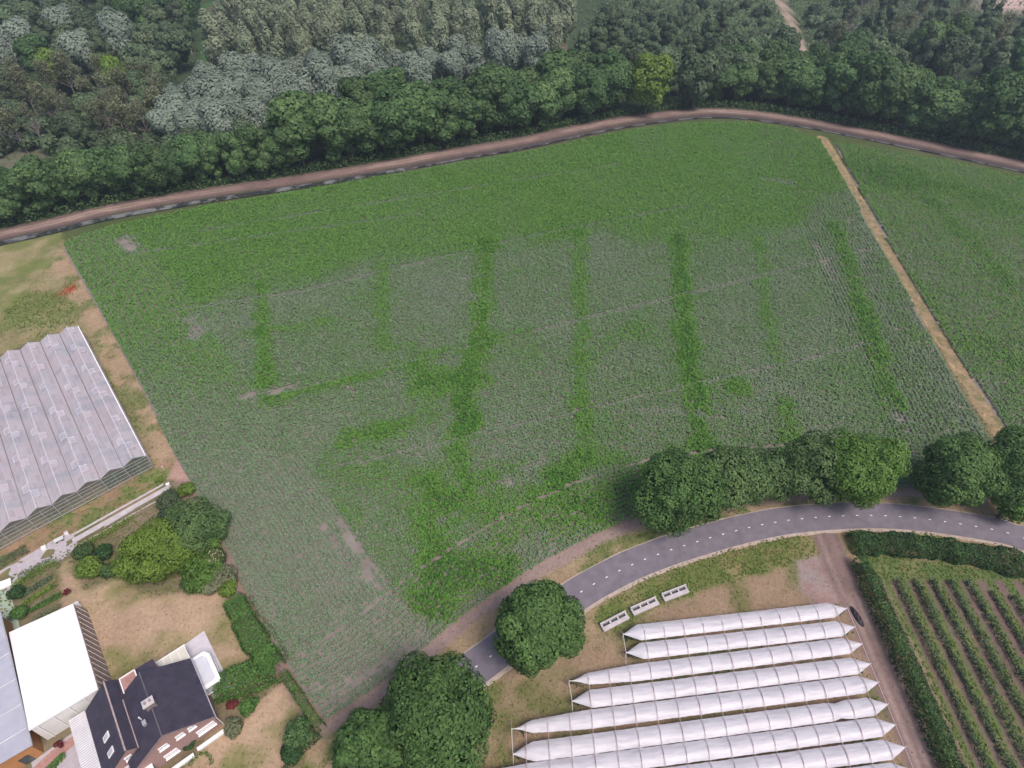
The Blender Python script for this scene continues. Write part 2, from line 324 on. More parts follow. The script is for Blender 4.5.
def zone(x, y):
    """returns own colour of the earth and turf amount/greenness at every point of the land"""
    x = np.asarray(x, float); y = np.asarray(y, float); n = x.shape
    col = np.empty(n + (3,)); big = fbm(x, y, 14, 0); mid = fbm(x, y, 4, 2); wob = (fbm(x, y, 3, 3) - .5) * 2.4
    def A(*c): return np.array(c)
    def mix(a, b, t): return a * (1 - t)[..., None] + b * t[..., None]
    green = A(.06, .09, .03) + 0 * x[..., None]; col = mix(green, A(.10, .11, .05) + 0 * green, big)
    dens = np.full(n, .0); gr = np.full(n, .8)
    def lay(mask, c, d, g):
        nonlocal col, dens, gr
        mask = np.clip(mask, 0, 1); c = np.broadcast_to(c, col.shape); col = mix(col, c, mask); dens = dens * (1 - mask) + d * mask; gr = gr * (1 - mask) + g * mask
    def sm(d, wdt=.8): return np.clip(d / wdt + .5, 0, 1)
    near = y < 130
    lay(sm(y * -1 + 175 + x * .2, 30.) * near, A(.15, .13, .075), .5, .5)
    # meadow and its tan border
    t = np.clip((big - .38) * 4, 0, 1)
    lay(sm(sdf(x, y, meadow) + wob), mix(A(.15, .175, .06) + 0 * green, A(.28, .235, .135) + 0 * green, np.clip(t * .7 + (mid - .42) * 1.8, 0, 1)), .7, .72 - .5 * t)
    tg = np.clip((fbm(x, y, 5, 1) - .47) * 5, 0, 1)
    lay(sm(2.6 - ldist(x, y, left_edge - np.array((1.8, .8))) + wob * .9) * (y > 72), mix(A(.34, .25, .165) + 0 * green, A(.17, .18, .08) + 0 * green, tg), .7, .1 + .5 * tg)
    lay(sm(4.2 - np.hypot(x + 67, y - 74.5) + wob), A(.36, .235, .19), .05, .1)
    # garden
    lay(sm(sdf(x, y, garden) + wob * .5), mix(A(.12, .12, .055) + 0 * green, A(.22, .17, .12) + 0 * green, mid), .6, .6)
    t = np.clip((fbm(x + 40, y, 7, 4) - .34) * 4, 0, 1) * np.clip((fbm(x, y, 2.2, 1) - .2) * 2.4, 0, 1)
    dry = mix(A(.39, .28, .195) + 0 * green, A(.20, .19, .08) + 0 * green, t)
    lay(sm(sdf(x, y, lawn1) + wob * .5), dry, .12, .15 + .38 * t)
    lay(sm(sdf(x, y, lawn2) + wob * .5), dry, .12, .12 + .38 * t)
    lay(sm(1.1 - ldist(x, y, left_edge - np.array((.9, .5))) + wob * .25) * (y < 72), A(.25, .17, .15), .05, .2)
    dgh = ldist(x, y, GP([(-60, 592), (60, 530), (165, 474)])); t = np.clip((fbm(x, y, 4, 5) - .4) * 4, 0, 1)
    lay(sm(3.6 - dgh + wob * .6) * (x < -70), mix(A(.30, .19, .13) + 0 * green, A(.13, .17, .055) + 0 * green, t), .5, .2 + .5 * t)
    # verges of the road
    d = ldist(x, y, road)
    t = np.clip((fbm(x, y, 5, 1) - .45) * 5, 0, 1)
    vg = mix(A(.32, .235, .155) + 0 * green, A(.14, .155, .06) + 0 * green, np.clip(t * 1.3 + .1, 0, 1))
    lay(sm(9.5 - d + wob) * (x > -30), vg, .7, .1 + .55 * t)
    lay(sm(1.3 - ldist(x, y, bottom_edge + np.array((.5, -1.0))) + wob * .4), A(.27, .20, .18), .1, .3)
    # plot of the covers
    t = np.clip((fbm(x + 9, y, 6, 2) - .43) * 4, 0, 1)
    lay(sm(sdf(x, y, plot) + wob * .6), mix(A(.27, .195, .135) + 0 * green, A(.15, .145, .065) + 0 * green, t), .4, .1 + .45 * t)
    # lush verge on the near side of the road
    off = road[:, :] - rn * 6.2
    lay(sm(2.7 - ldist(x, y, off[30:150]) + wob * .5) * (x > 12) * (x < 59), mix(A(.12, .15, .045) + 0 * green, A(.22, .19, .09) + 0 * green, np.clip((mid - .4) * 4, 0, 1)), 1.0, .45 + .35 * fbm(x, y, 3, 4))
    lay(sm(sdf(x, y, gravel) + wob * .4), mix(A(.28, .185, .165) + 0 * green, A(.27, .225, .22) + 0 * green, np.clip((mid - .4) * 4, 0, 1)), .05, .2)
    # under the covers: soil with green bands between
    # orchard
    lay(sm(sdf(x, y, orchard) + wob * .4), mix(A(.095, .135, .045) + 0 * green, A(.17, .17, .075) + 0 * green, np.clip((mid - .45) * 3, 0, 1)), .7, .72)
    k = (x - ROW0[0]) / RP; kk = (k - np.round(k)) * RP
    rm = sm(.7 - np.abs(kk) + wob * .12, .3) * (y < 50.3) * (x > ROW0[0] - 1) * (x < ROW0[0] + RP * NROW)
    lay(rm, A(.155, .108, .098), .05, .2)
    rm = sm(.6 - np.abs(x - ROW0[0] + 2.3) + wob * .12, .3) * (y < 50)
    lay(rm, A(.26, .2, .14), .3, .3)
    # lane
    dl = ldist(x, y, lane); lay(sm(2.6 - dl + wob * .35) * (y < 70), mix(A(.185, .13, .122) + 0 * green, A(.32, .24, .215) + 0 * green, np.clip(1 - np.abs(dl - .9) / .5, 0, 1)), .03, .3)
    # path between the fields
    t = np.clip((fbm(x, y, 3, 0) - .4) * 4, 0, 1)
    lay(sm(1.9 - ldist(x, y, pathL) + wob * .35), mix(A(.42, .29, .17) + 0 * green, A(.2, .2, .08) + 0 * green, t * .6), .35, .15 + .3 * t)
    # forest floor
    sgn = np.where(y > np.interp(x, track[:, 0], track[:, 1]), 1, -1)
    dt = ldist(x, y, track)
    lay(((sgn > 0) & (dt > 2)) * 1.0, mix(A(.045, .075, .035) + 0 * green, A(.075, .095, .05) + 0 * green, big * .6), .3, .7)
    # forest clearings and rides
    for pl, wd, c in [(GP([(213, -10), (213, 40), (211, 78)]), 4, (.16, .11, .075)), (GP([(207, -10), (207, 60)]), 3, (.05, .12, .04)), (GP([(772, -14), (790, 20), (803, 52), (806, 75)]), 2.6, (.36, .27, .215)),
                      (GP([(555, 10), (562, 55)]), 3, (.32, .2, .16)), (GP([(100, -5), (30, 128), (-60, 150)]), .1, (.1, .1, .05))]:
        lay(sm(wd - ldist(x, y, pl) + wob, 1.5), A(*c), .2, .3)
    lay(sm(sdf(x, y, GP([(590, 50), (620, 5), (700, -30), (762, -20), (800, 48), (740, 62), (650, 60)])) + wob, 4.) , A(.10, .145, .07), .4, .8)
    lay(sm(sdf(x, y, GP([(780, -15), (900, -15), (850, 20), (812, 50)])) + wob, 4.) , A(.09, .13, .055), .4, .8)
    lay(sm(sdf(x, y, GP([(960, -2), (1100, -20), (1100, 16), (1000, 12)])) + wob, 2.) , A(.5, .37, .33), .1, .2)
    lay(sm(sdf(x, y, GP([(-90, 175), (0, 150), (110, 122), (160, 118), (60, 152), (-60, 200)])) + wob, 3.) , A(.12, .125, .08), .4, .5)
    # track, banks
    lay(sm(3.3 - dt + wob * .45), mix(A(.165, .113, .105) + 0 * green, A(.33, .25, .21) + 0 * green, np.clip(1.2 - np.abs(dt - .8 + wob * .5) / .9, 0, 1) * np.clip(.2 + 1.6 * fbm(x, y, 18, 4) - .3, 0, 1)), .03, .2)
    dd = ldist(x, y, ditch)
    lay(sm(2.3 - dd + wob * .3) , A(.075, .06, .06), .3, .5)
    return col, dens, gr

# ---- the land: one sheet, fine near, coarse to the horizon
def axis(lo, hi, step, far):
    a = np.arange(lo, hi, step); e = np.geomspace(step * 2, far, 26).cumsum(); e = e * far / e[-1]
    return np.concatenate([(lo - e)[::-1], a, hi + e])
gx = axis(-200, 205, .8, 2800); gy = axis(8, 330, .8, 2700)
X, Y = np.meshgrid(gx, gy)
inner = (np.abs(X) < 600) & (Y < 1000)
zc, _, _ = zone(X, Y)
ddist = ldist(X, Y, ditch)
Z = -0.75 * np.clip(1 - (ddist - .8) / 1.5, 0, 1) + (fbm(X, Y, 2.5, 1) - .5) * .12
Z = np.where((X > -95) & (X < -40) & (Y > 12) & (Y < 50), np.minimum(Z, .0), Z)
dr = ldist(X, Y, road); Z = np.where(dr < 4.5, np.minimum(Z, -.02), Z)
inf = np.maximum(sdf(X, Y, field), sdf(X, Y, rfield)); Z = np.where(inf > -1.5, -.03, Z)
def groundmat():
    m, t, b = nodes('land'); a = t.nodes.new('ShaderNodeAttribute'); a.attribute_name = 'col'
    n1 = tex(t, 1.6, 8, rough=.75); n2 = tex(t, .16, 4)
    c = a.outputs['Color']
    for f, lo, hi in ((n1, .76, 1.24), (n2, .85, 1.15)):
        mx = t.nodes.new('ShaderNodeMixRGB'); mx.blend_type = 'MULTIPLY'; mx.inputs[0].default_value = 1
        t.links.new(c, mx.inputs[1]); t.links.new(ramp(t, f, [(.3, (lo, lo, lo)), (.7, (hi, hi, hi))]), mx.inputs[2]); c = mx.outputs[0]
    t.links.new(c, b.inputs['Base Color']); b.inputs['Roughness'].default_value = .95; b.inputs['Specular IOR Level'].default_value = .1; return m
me = indexed_mesh('ground', np.stack([X, Y, Z], -1).reshape(-1, 3), grid_faces(len(gx), len(gy)), groundmat(), True)
ca = me.color_attributes.new('col', 'FLOAT_COLOR', 'POINT')
ca.data.foreach_set('color', np.concatenate([zc.reshape(-1, 3), np.ones((X.size, 1))], 1).astype(np.float32).reshape(-1))
tag(link('ground', me), kind='structure')

def strip(name, L, wl, wr, z, mat, kind='structure', jit=0):
    n = normals2(L); a = L + n * (wl + jit * (rng.random((len(L), 1)) - .5)); b = L - n * (wr + jit * (rng.random((len(L), 1)) - .5)); k = len(L)
    V = np.concatenate([np.c_[b, np.full(k, z)], np.c_[a, np.full(k, z)]])
    i = np.arange(k - 1); F = np.stack([i, i + 1, i + 1 + k, i + k], 1)
    return tag(link(name, indexed_mesh(name, V, F, mat)), kind=kind)
def sheet(name, P, z, mat, kind='structure'):
    import bmesh
    bm = bmesh.new(); vs = [bm.verts.new((p[0], p[1], z)) for p in P]; f = bm.faces.new(vs); f.normal_update()
    if f.normal.z < 0: f.normal_flip()
    bmesh.ops.triangulate(bm, faces=[f]); me = bpy.data.meshes.new(name); bm.to_mesh(me); bm.free(); me.materials.append(mat)
    return tag(link(name, me), kind=kind)
sheet('field_soil', field, .0, M['soil']); sheet('field_soil', rfield, .0, M['soil'])
def zm(name, c0, c1, c2):
    m, t, b = nodes(name); f = tex(t, .45, 6, rough=.7); t.links.new(ramp(t, f, [(.35, c0), (.5, c1), (.65, c2)]), b.inputs['Base Color']); b.inputs['Roughness'].default_value = .95; return m
M['path'] = zm('dry_grass_path', (.12, .135, .055), (.25, .185, .10), (.36, .255, .155))
PL = smooth_line(pathL, 2.0); strip('grass_path', PL, 1.35, 1.35, .02, M['path'], jit=1.1)
M['margin'] = zm('field_margin', (.16, .15, .07), (.27, .20, .15), (.33, .245, .19))
strip('ditch_water', ditch[:50], 1.3, 1.3, -.28, M['water']); strip('ditch_water', ditch[50:], .45, .45, -.5, M['water'])
strip('road_shoulder', road, 3.05, 3.5, .02, M['shoulder'], jit=.25)
strip('road', road, 2.85, 2.85, .06, M['asphalt'])
dl = along(road, 2.72)
dn = np.gradient(dl, axis=0); dn /= np.linalg.norm(dn, axis=1)[:, None]
dq = []
for p, d in zip(dl, dn):
    nn = np.array((-d[1], d[0]))
    dq.append([[*(p + d * a + nn * b), .066] for a, b in ((-.22, -.08), (.22, -.08), (.22, .08), (-.22, .08))])
tag(link('road_marking', quads_mesh('road_marking', dq, M['paint'])), kind='structure')

# ------------------------------------------------------------------ maize
def F(pts, wd, s): return (GP(pts), wd, s)
lush_line = GP([(60, 236), (130, 244), (150, 262), (190, 306), (240, 298), (300, 284), (345, 272), (405, 254), (470, 250), (520, 240), (600, 234), (680, 240), (755, 236), (800, 232), (830, 190), (845, 180)])
feats = [F([(262, 288), (264, 330), (268, 392)], 1.5, .8), F([(240, 335), (300, 328), (330, 322)], 1.6, .35), F([(382, 268), (385, 350)], 1.6, .45),
         F([(488, 245), (484, 300), (478, 350), (468, 395), (472, 430)], 2.2, .85), F([(468, 395), (458, 440), (462, 478)], 2.0, .75), F([(581, 235), (579, 310), (580, 380), (582, 450), (560, 480)], 1.8, .6),
         F([(676, 240), (684, 310), (692, 380), (702, 445)], 2.0, .95), F([(758, 240), (766, 310), (776, 360)], 1.6, .45), F([(785, 405), (795, 470)], 2.4, .6),
         F([(832, 225), (850, 270), (868, 330), (892, 405)], 1.7, .95), F([(270, 402), (320, 388), (380, 372), (470, 347), (530, 333)], 1.3, .65),
         F([(350, 438), (380, 432), (408, 423)], 2.2, .8), F([(425, 382), (470, 384)], 3.2, .8), F([(434, 500), (432, 545), (440, 585), (480, 570)], 3.6, .8),
         F([(410, 600), (450, 590), (490, 570)], 3.5, .65), F([(475, 478), (520, 470), (620, 460)], 2.0, .4), F([(470, 505), (540, 505), (640, 490), (700, 470)], 3.8, .5),
         F([(330, 470), (430, 478)], 2.5, .25), F([(735, 385), (736, 388)], 2.2, .6), F([(216, 428), (218, 430)], 1.8, .6), F([(345, 512), (355, 516)], 1.8, .4), F([(415, 350), (430, 420)], 2.0, .3),
         F([(890, 260), (925, 300), (950, 345)], 2.2, .3), F([(930, 205), (985, 260), (1040, 320)], 2.4, .5), F([(985, 350), (1024, 372)], 3.0, .4), F([(880, 175), (980, 200), (1100, 240)], 9, .45),
         F([(880, 265), (905, 330), (930, 345)], 1.6, .3), F([(590, 350), (640, 330)], 2.5, .25), F([(560, 500), (600, 520)], 4.5, .35)]
bares = [F([(126, 240), (132, 250)], 1.9, 1.), F([(192, 318), (200, 334)], 2.0, .8), F([(245, 397), (290, 388)], 1.0, .9), F([(330, 500), (345, 530), (370, 575), (380, 590)], .7, .42),
         F([(325, 525), (350, 570)], .7, .4), F([(440, 522), (455, 515)], 1.0, .8), F([(530, 470), (545, 462)], 1.2, .6), F([(480, 490), (510, 482)], .8, .6),
         F([(815, 245), (835, 280)], 1.1, .45), F([(885, 400), (900, 420)], 1.2, .6), F([(762, 180), (790, 184)], 1.5, .5), F([(640, 412), (760, 412)], 1.0, .25), F([(700, 415), (712, 420)], 1.2, .6),
         F([(325, 706), (390, 660), (430, 628)], 1.5, .25), F([(325, 585), (385, 572)], 1.6, .15), F([(62, 236), (75, 234)], 1.6, .8)]
main_d = np.array((167.7, 61.9)); main_d /= np.linalg.norm(main_d)
trams = [GP([(170, 312), (300, 292), (540, 235), (700, 205)]), GP([(250, 402), (870, 250)]), GP([(330, 470), (870, 345)]), GP([(130, 255), (420, 215)]), GP([(200, 232), (620, 165)])]
NF = float(len(lush_line))
def vigour(x, y, right=False):
    v = .46 + .27 * (fbm(x, y, 22, 3) - .45) + .18 * (fbm(x, y, 6, 1) - .5)
    ly = np.interp(x, lush_line[:, 0], lush_line[:, 1])
    lush = np.clip((y - ly + (fbm(x, y, 14, 5) - .5) * 16) / 9 + .5, 0, 1)
    if right: lush = np.clip((y - 150 + (fbm(x, y, 20, 5) - .5) * 40) / 50, 0, 1) * .75; v = v + .16
    v = v * (1 - lush) + (.74 + .3 * (fbm(x, y, 18, 0) - .5)) * lush
    for pl, wd, s in feats:
        d = ldist(x, y, pl); wob = (fbm(x, y, 4, 2) - .5) * wd * 2.4
        v += s * .46 * np.clip(1.3 - (d + wob) / (wd * 1.4), 0, 1) * (.7 + .6 * fbm(x, y, 7, 5))
    dL = ldist(x, y, left_edge)
    inl = np.clip((20.5 - dL) / 1.5, 0, 1) * (1 - lush * (y > 158)) if not right else 0
    vl = .50 * np.clip((y - 60) / 75, 0, 1) ** 1.2 + .31 + .16 * (fbm(x, y, 9, 2) - .5)
    if not right: v = v * (1 - inl) + np.minimum(vl, .66) * inl
    v = np.minimum(v, .98)
    for pl, wd, s in bares:
        d = ldist(x, y, pl); wob = (noise(x, y, 2, 4) - .5) * wd * 1.6; v -= s * .7 * np.clip(1.2 - (d + wob) / (wd * 1.2), 0, 1)
    if not right:
        for pl in trams: v = np.where(ldist(x, y, pl) < np.where(y > 100, .6, .4), v - .26, v)
        pass
    return v
def rows_pts(origin, d, pitch, sp, ext):
    nrm = np.array((-d[1], d[0])); a = np.arange(-ext, ext, sp); b = np.arange(-ext, ext, pitch)
    A_, B_ = np.meshgrid(a, b); p = origin + A_.reshape(-1, 1) * d + B_.reshape(-1, 1) * nrm
    ang = math.atan2(d[1], d[0]); return p, np.full(len(p), ang), np.full(len(p), pitch)
cands = []
u0 = bottom_edge[0] - bottom_edge[4]; u0 /= np.linalg.norm(u0); bext = np.concatenate([[bottom_edge[0] + u0 * 20, bottom_edge[0] + u0 * 10], bottom_edge])
lend = left_edge[0] - left_edge[-1]; lend /= np.linalg.norm(lend)
pd = pathL[0] - pathL[4]; pd /= np.linalg.norm(pd)
def keep(p, a, w_, m): return p[m], a[m], w_[m]
def infield(p, marg=.3):
    return (sdf(p[:, 0], p[:, 1], field) > marg)
S = .54
p, a, q = rows_pts(left_edge[5], lend, 1.5, S, 230); m = (ldist(p[:, 0], p[:, 1], left_edge) < 20.5) & infield(p) & (ldist(p[:, 0], p[:, 1], bext) > 11.6)
cands.append(keep(p, a, q, m))
p2 = p + np.array((-lend[1], lend[0])) * np.clip(.75 - (p[:, 1:2] - 95) / 30 * .25, .5, .75); cands.append(keep(p2, a, q, m & infield(p2)))
p, a, q = rows_pts(pathL[2], pd, .95, S, 200); m = (ldist(p[:, 0], p[:, 1], pathL) < 24) & (ldist(p[:, 0], p[:, 1], pathL) > 1.6) & infield(p) & (ldist(p[:, 0], p[:, 1], bext) > 11.6)
cands.append(keep(p, a, q, m))
nb = normals2(bext)
for k in range(12):
    L = bext + nb * (.3 + k * .95); pp = along(L, S); g = np.gradient(pp, axis=0); m = infield(pp, .15) & (ldist(pp[:, 0], pp[:, 1], bext) > .2 + k * .93)
    cands.append((pp[m], np.arctan2(g[:, 1], g[:, 0])[m], np.full(m.sum(), .95)))
p, a, q = rows_pts(left_edge[5], main_d, .80, S, 330)
m = infield(p); p, a, q = keep(p, a, q, m)
m = (ldist(p[:, 0], p[:, 1], left_edge) > 19.9) & (ldist(p[:, 0], p[:, 1], pathL) > 23.8) & (ldist(p[:, 0], p[:, 1], bext) > 11.6)
cands.append(keep(p, a, q, m))
def maize(name, cands, right=False):
    P = np.concatenate([c[0] for c in cands]); A_ = np.concatenate([c[1] for c in cands]); pitch = np.concatenate([c[2] for c in cands])
    P = P + rng.normal(0, .07, P.shape)
    v = vigour(P[:, 0], P[:, 1], right); m = (v > .05) & (rng.random(len(v)) < np.clip(v * 5, .3, .985)); P, A_, v, pitch = P[m], A_[m], v[m], pitch[m]
    n = len(P); NL = 10
    vv = np.repeat(v, NL); ang = np.repeat(A_, NL) + rng.normal(0, .5, n * NL) + np.tile(np.arange(NL) * math.pi, n) + math.pi / 2 * (rng.random(n * NL) < .45)
    sc = np.repeat((.64 + .42 * v) * rng.uniform(.8, 1.2, n), NL)
    L_ = .37 * sc * rng.uniform(.7, 1.2, n * NL); wd = .27 * sc * rng.uniform(.8, 1.3, n * NL); z0 = .35 * sc * rng.uniform(.3, 1.6, n * NL) + .25 * vv
    dx, dy = np.cos(ang), np.sin(ang); px = np.repeat(P[:, 0], NL) + rng.normal(0, .09, n * NL); py = np.repeat(P[:, 1], NL) + rng.normal(0, .09, n * NL)
    tilt = rng.normal(0, .5, n * NL); rise = rng.uniform(.2, .55, n * NL) * L_
    def pt(t, s, z): return np.stack([px + dx * L_ * t - dy * wd * s, py + dy * L_ * t + dx * wd * s, z0 + z + tilt * wd * s], -1)
    q1 = np.stack([pt(.05, -.35, 0), pt(.05, .35, 0), pt(.55, .6, rise), pt(.55, -.6, rise)], 1)
    q2 = np.stack([pt(.55, -.6, rise), pt(.55, .6, rise), pt(1.15, .25, rise * .35), pt(1.15, -.25, rise * .35)], 1)
    fv = np.clip(vv + rng.normal(0, .11, n * NL), 0, 1)
    o = link(name, quads_mesh(name, np.concatenate([q1, q2]), M['maize'], np.concatenate([fv, fv]))); return o, n
o, n1 = maize('maize_plants', cands); tag(o, 'young green maize crop in rows across the big field', 'crop', kind='stuff')
p, a, q = rows_pts(pathL[2] + np.array((40, 0)), pd, 1.0, .62, 170); m = (sdf(p[:, 0], p[:, 1], rfield) > .3); p, a, q = keep(p, a, q, m)
m = p[:, 0] < p[:, 1] * .9 + 60
o, n2 = maize('maize_plants', [keep(p, a, q, m)], True); tag(o, 'maize crop on the far side of the brown grass path', 'crop', kind='stuff')
print('maize', n1, n2)

def dirs(n, up=0.0):
    d = rng.normal(size=(n, 3)); d[:, 2] += up; return d / np.linalg.norm(d, axis=1)[:, None]
def leaf_quads(P, Nn, size, aspect=.75):
    n = len(P); r = dirs(n); t = np.cross(Nn, r); t /= np.linalg.norm(t, axis=1)[:, None] + 1e-9; b = np.cross(Nn, t)
    s = size[:, None] * .5; t = t * s; b = b * s * aspect; fold = Nn * s * .35
    return np.stack([P - t - b * .6, P + t * .3 - b + fold, P + t + b * .6, P - t * .3 + b + fold], 1)
# ------------------------------------------------------------------ grass tufts
N = 420000
tx = rng.uniform(-135, 150, N); ty = 14 + 190 * rng.random(N) ** 1.5
_, dens, gr = zone(tx, ty)
ok = (rng.random(N) < dens * (.6 + .8 * fbm(tx, ty, 3, 2))) & (ldist(tx, ty, road) > 3.1) & (sdf(tx, ty, field) < .1) & (sdf(tx, ty, rfield) < 0) & (ldist(tx, ty, ditch) > 1)
hx = tx - HO[0]; hy = ty - HO[1]; h1 = hx * E1[0] + hy * E1[1]; h2 = hx * E2[0] + hy * E2[1]
ok &= ~((h1 > -34) & (h1 < 2.5) & (h2 > -1) & (h2 < 38) & ((h1 < -12) | (h2 < 16)))
ok &= ldist(tx, ty, GP([(0, 575), (72, 540), (168, 487)])) > 1.4
tx, ty, gr = tx[ok], ty[ok], gr[ok]; n = len(tx)
def tufts(x, y, h, wdt, n_):
    a = rng.uniform(0, math.pi, n_); lean = rng.normal(0, .6, (n_, 2)) * h[:, None]
    dx, dy = np.cos(a) * wdt, np.sin(a) * wdt; z = np.zeros(n_)
    return np.stack([np.stack([x - dx, y - dy, z - .05], -1), np.stack([x + dx, y + dy, z - .05], -1), np.stack([x + dx * .8 + lean[:, 0], y + dy * .8 + lean[:, 1], h], -1), np.stack([x - dx * .8 + lean[:, 0], y - dy * .8 + lean[:, 1], h * .9], -1)], 1)
hgt = rng.uniform(.03, .22, n) * (.3 + 1.0 * gr)
V = leaf_quads(np.stack([tx, ty, hgt], -1), (lambda d: d / np.linalg.norm(d, axis=1)[:, None])(np.array((0, 0, 1.3)) + .45 * rng.normal(size=(n, 3))), rng.uniform(.18, .45, n) * (.55 + .75 * gr))
tag(link('grass_tufts', quads_mesh('grass_tufts', V, M['turf'], np.clip(gr + rng.normal(0, .16, n), 0, 1))), 'rough green and dry grass along the verges and meadow', 'grass', kind='stuff')
# poppies in the meadow
c = G(69, 291); n = 120; px_ = c[0] + rng.normal(0, 1.2, n); py_ = c[1] + rng.normal(0, 1.6, n)
V = tufts(px_, py_, rng.uniform(.25, .45, n), np.full(n, .12), n)
tag(link('poppy_flowers', quads_mesh('poppy_flowers', V, M['poppy'], rng.random(n))), 'patch of red poppies in the rough meadow', 'flowers', kind='stuff')

# ------------------------------------------------------------------ foliage builders
def crown_mesh(name, mat, rx, rz, zc, lobes=40, leaves=9000, leaf=.5, lobe_r=.34, seed=0, taper=0.0, fill=.2, squash=.9, low=-.75, jit=.33, vn=.17):
    """crown of leaf-sized faces set on many lobes; origin at the trunk's foot"""
    global rng
    keeprng = rng; rng = np.random.default_rng(seed)
    d = dirs(lobes * 3, .15); d = d[d[:, 2] > low][:lobes]; k = len(d)
    rr = rng.uniform(.52, .80, k)[:, None]; wid = 1 - taper * np.clip(d[:, 2:3], -1, 1)
    C = d * rr * np.array((rx, rx, rz)) * np.concatenate([wid, wid, np.ones_like(wid)], 1)
    az = np.arctan2(d[:, 1], d[:, 0]); ph_ = rng.uniform(0, 6.28, 3); C[:, :2] *= (1 + .09 * np.sin(2 * az + ph_[0]) + .08 * np.sin(3 * az + ph_[1]) + .05 * np.sin(5 * az + ph_[2]))[:, None]
    lr = lobe_r * rx * rng.uniform(.55, 1.4, k) * (1 - taper * .5 * d[:, 2])
    pk = lr ** 2 / (lr ** 2).sum(); li = rng.choice(k, leaves, p=pk); dd = dirs(leaves, .25)
    f = (rng.random(leaves) < fill); rad = np.where(f, rng.uniform(.3, .8, leaves), rng.uniform(.9, 1.08, leaves))
    P = C[li] + dd * (lr[li] * rad)[:, None] * np.array((1, 1, squash))
    # drop leaves buried in a neighbouring lobe
    dist = np.linalg.norm(P[:, None, :] - C[None], axis=2) / lr[None]; dist[np.arange(leaves), li] = 9
    kp = (dist.min(1) > .84) | (rng.random(leaves) < .07)
    P, dd, li = P[kp], dd[kp], li[kp]; n = len(P)
    outw = P / (np.linalg.norm(P / np.array((rx, rx, rz)), axis=1)[:, None] * np.array((rx, rx, rz)) ** 1)
    Nn = dd + np.array((0, 0, .15)) + .25 * outw / (np.linalg.norm(outw, axis=1)[:, None] + 1e-9) + jit * rng.normal(size=(n, 3)); Nn /= np.linalg.norm(Nn, axis=1)[:, None]
    size = leaf * rng.uniform(.6, 1.4, n)
    lobev = rng.uniform(-.14, .14, k)[li]; v = np.clip(.5 + lobev + rng.normal(0, vn, n), 0, 1)
    P = P + np.array((0, 0, zc)); P[:, 2] = np.maximum(P[:, 2], .2)
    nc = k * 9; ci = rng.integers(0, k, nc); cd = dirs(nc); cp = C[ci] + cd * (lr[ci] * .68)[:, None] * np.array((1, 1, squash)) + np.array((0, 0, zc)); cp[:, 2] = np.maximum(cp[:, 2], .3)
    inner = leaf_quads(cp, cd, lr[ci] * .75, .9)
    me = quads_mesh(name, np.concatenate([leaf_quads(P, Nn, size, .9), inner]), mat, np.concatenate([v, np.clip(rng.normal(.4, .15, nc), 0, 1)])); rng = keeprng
    return me, C + np.array((0, 0, zc))
def trunk_mesh(name, mat, h, r, tips, seed=0, nlimb=7):
    rs = random.Random(seed); mb = MB(); lean = (rs.uniform(-.03, .03) * h, rs.uniform(-.03, .03) * h)
    pts = [(0, 0, -.3), (lean[0] * .3, lean[1] * .3, h * .35), (lean[0], lean[1], h * .75)]; rad = [r * 1.25, r * .85, r * .4]
    for i in range(2): mb.bar(pts[i], pts[i + 1], rad[i] * 2, n=7, w2=rad[i + 1] * 2)
    tt = list(tips); rs.shuffle(tt)
    for q in tt[:nlimb]:
        z0 = rs.uniform(.3, .7) * h; s = (lean[0] * z0 / h, lean[1] * z0 / h, z0); e = Vector(q)
        if e.z < z0 * .8: continue
        mid = (Vector(s) + e) * .5 + Vector((0, 0, .08 * h)); mb.bar(s, mid, r * .7, n=5, w2=r * .45); mb.bar(mid, e, r * .45, n=5, w2=r * .15)
    me = bpy.data.meshes.new(name); me.from_pydata(mb.v, [], mb.f); me.update(); me.materials.append(mat); return me
PROTO = {}
def proto(kind, i, **k):
    mat = k.pop('mat'); bark = k.pop('bark', 'bark'); h = k.pop('h'); tr = k.pop('tr', .3)
    cm, C = crown_mesh('crown', M[mat], seed=i * 31 + len(kind) * 7, **k)
    PROTO.setdefault(kind, []).append((cm, trunk_mesh('trunk', M[bark], h, tr, C, seed=i)))
for i in range(3): proto('oak', i, mat='oak', h=11, rx=5.6, rz=9.2, zc=10.2, lobes=60, leaves=14000, leaf=.72, lobe_r=.34, low=-1)
for i in range(3): proto('round', i, mat='mixed', h=9, rx=5.0, rz=6.5, zc=8.5, lobes=36, leaves=8000, leaf=.75, lobe_r=.38, low=-1)
for i in range(3): proto('willow', i, mat='willow', h=11, rx=5.2, rz=7.2, zc=9.5, lobes=30, leaves=8500, leaf=.66, lobe_r=.42, squash=1.25, jit=.22, vn=.1, low=-1, bark='greybark')
for i in range(3): proto('poplar', i, mat='poplar', h=22, rx=3.6, rz=10.5, zc=15.5, lobes=60, leaves=9000, leaf=.66, lobe_r=.38, squash=1.8, jit=.25, vn=.12, low=-1, taper=.3, bark='greybark')
for i in range(2): proto('green_poplar', i, mat='mixed', h=20, rx=3.4, rz=9, zc=12, lobes=40, leaves=6000, leaf=.75, lobe_r=.38, taper=.25, bark='greybark')
for i in range(2): proto('shrub', i, mat='mixed', h=2.5, rx=3.0, rz=2.4, zc=2.2, lobes=16, leaves=1100, leaf=.7, lobe_r=.42, tr=.12)
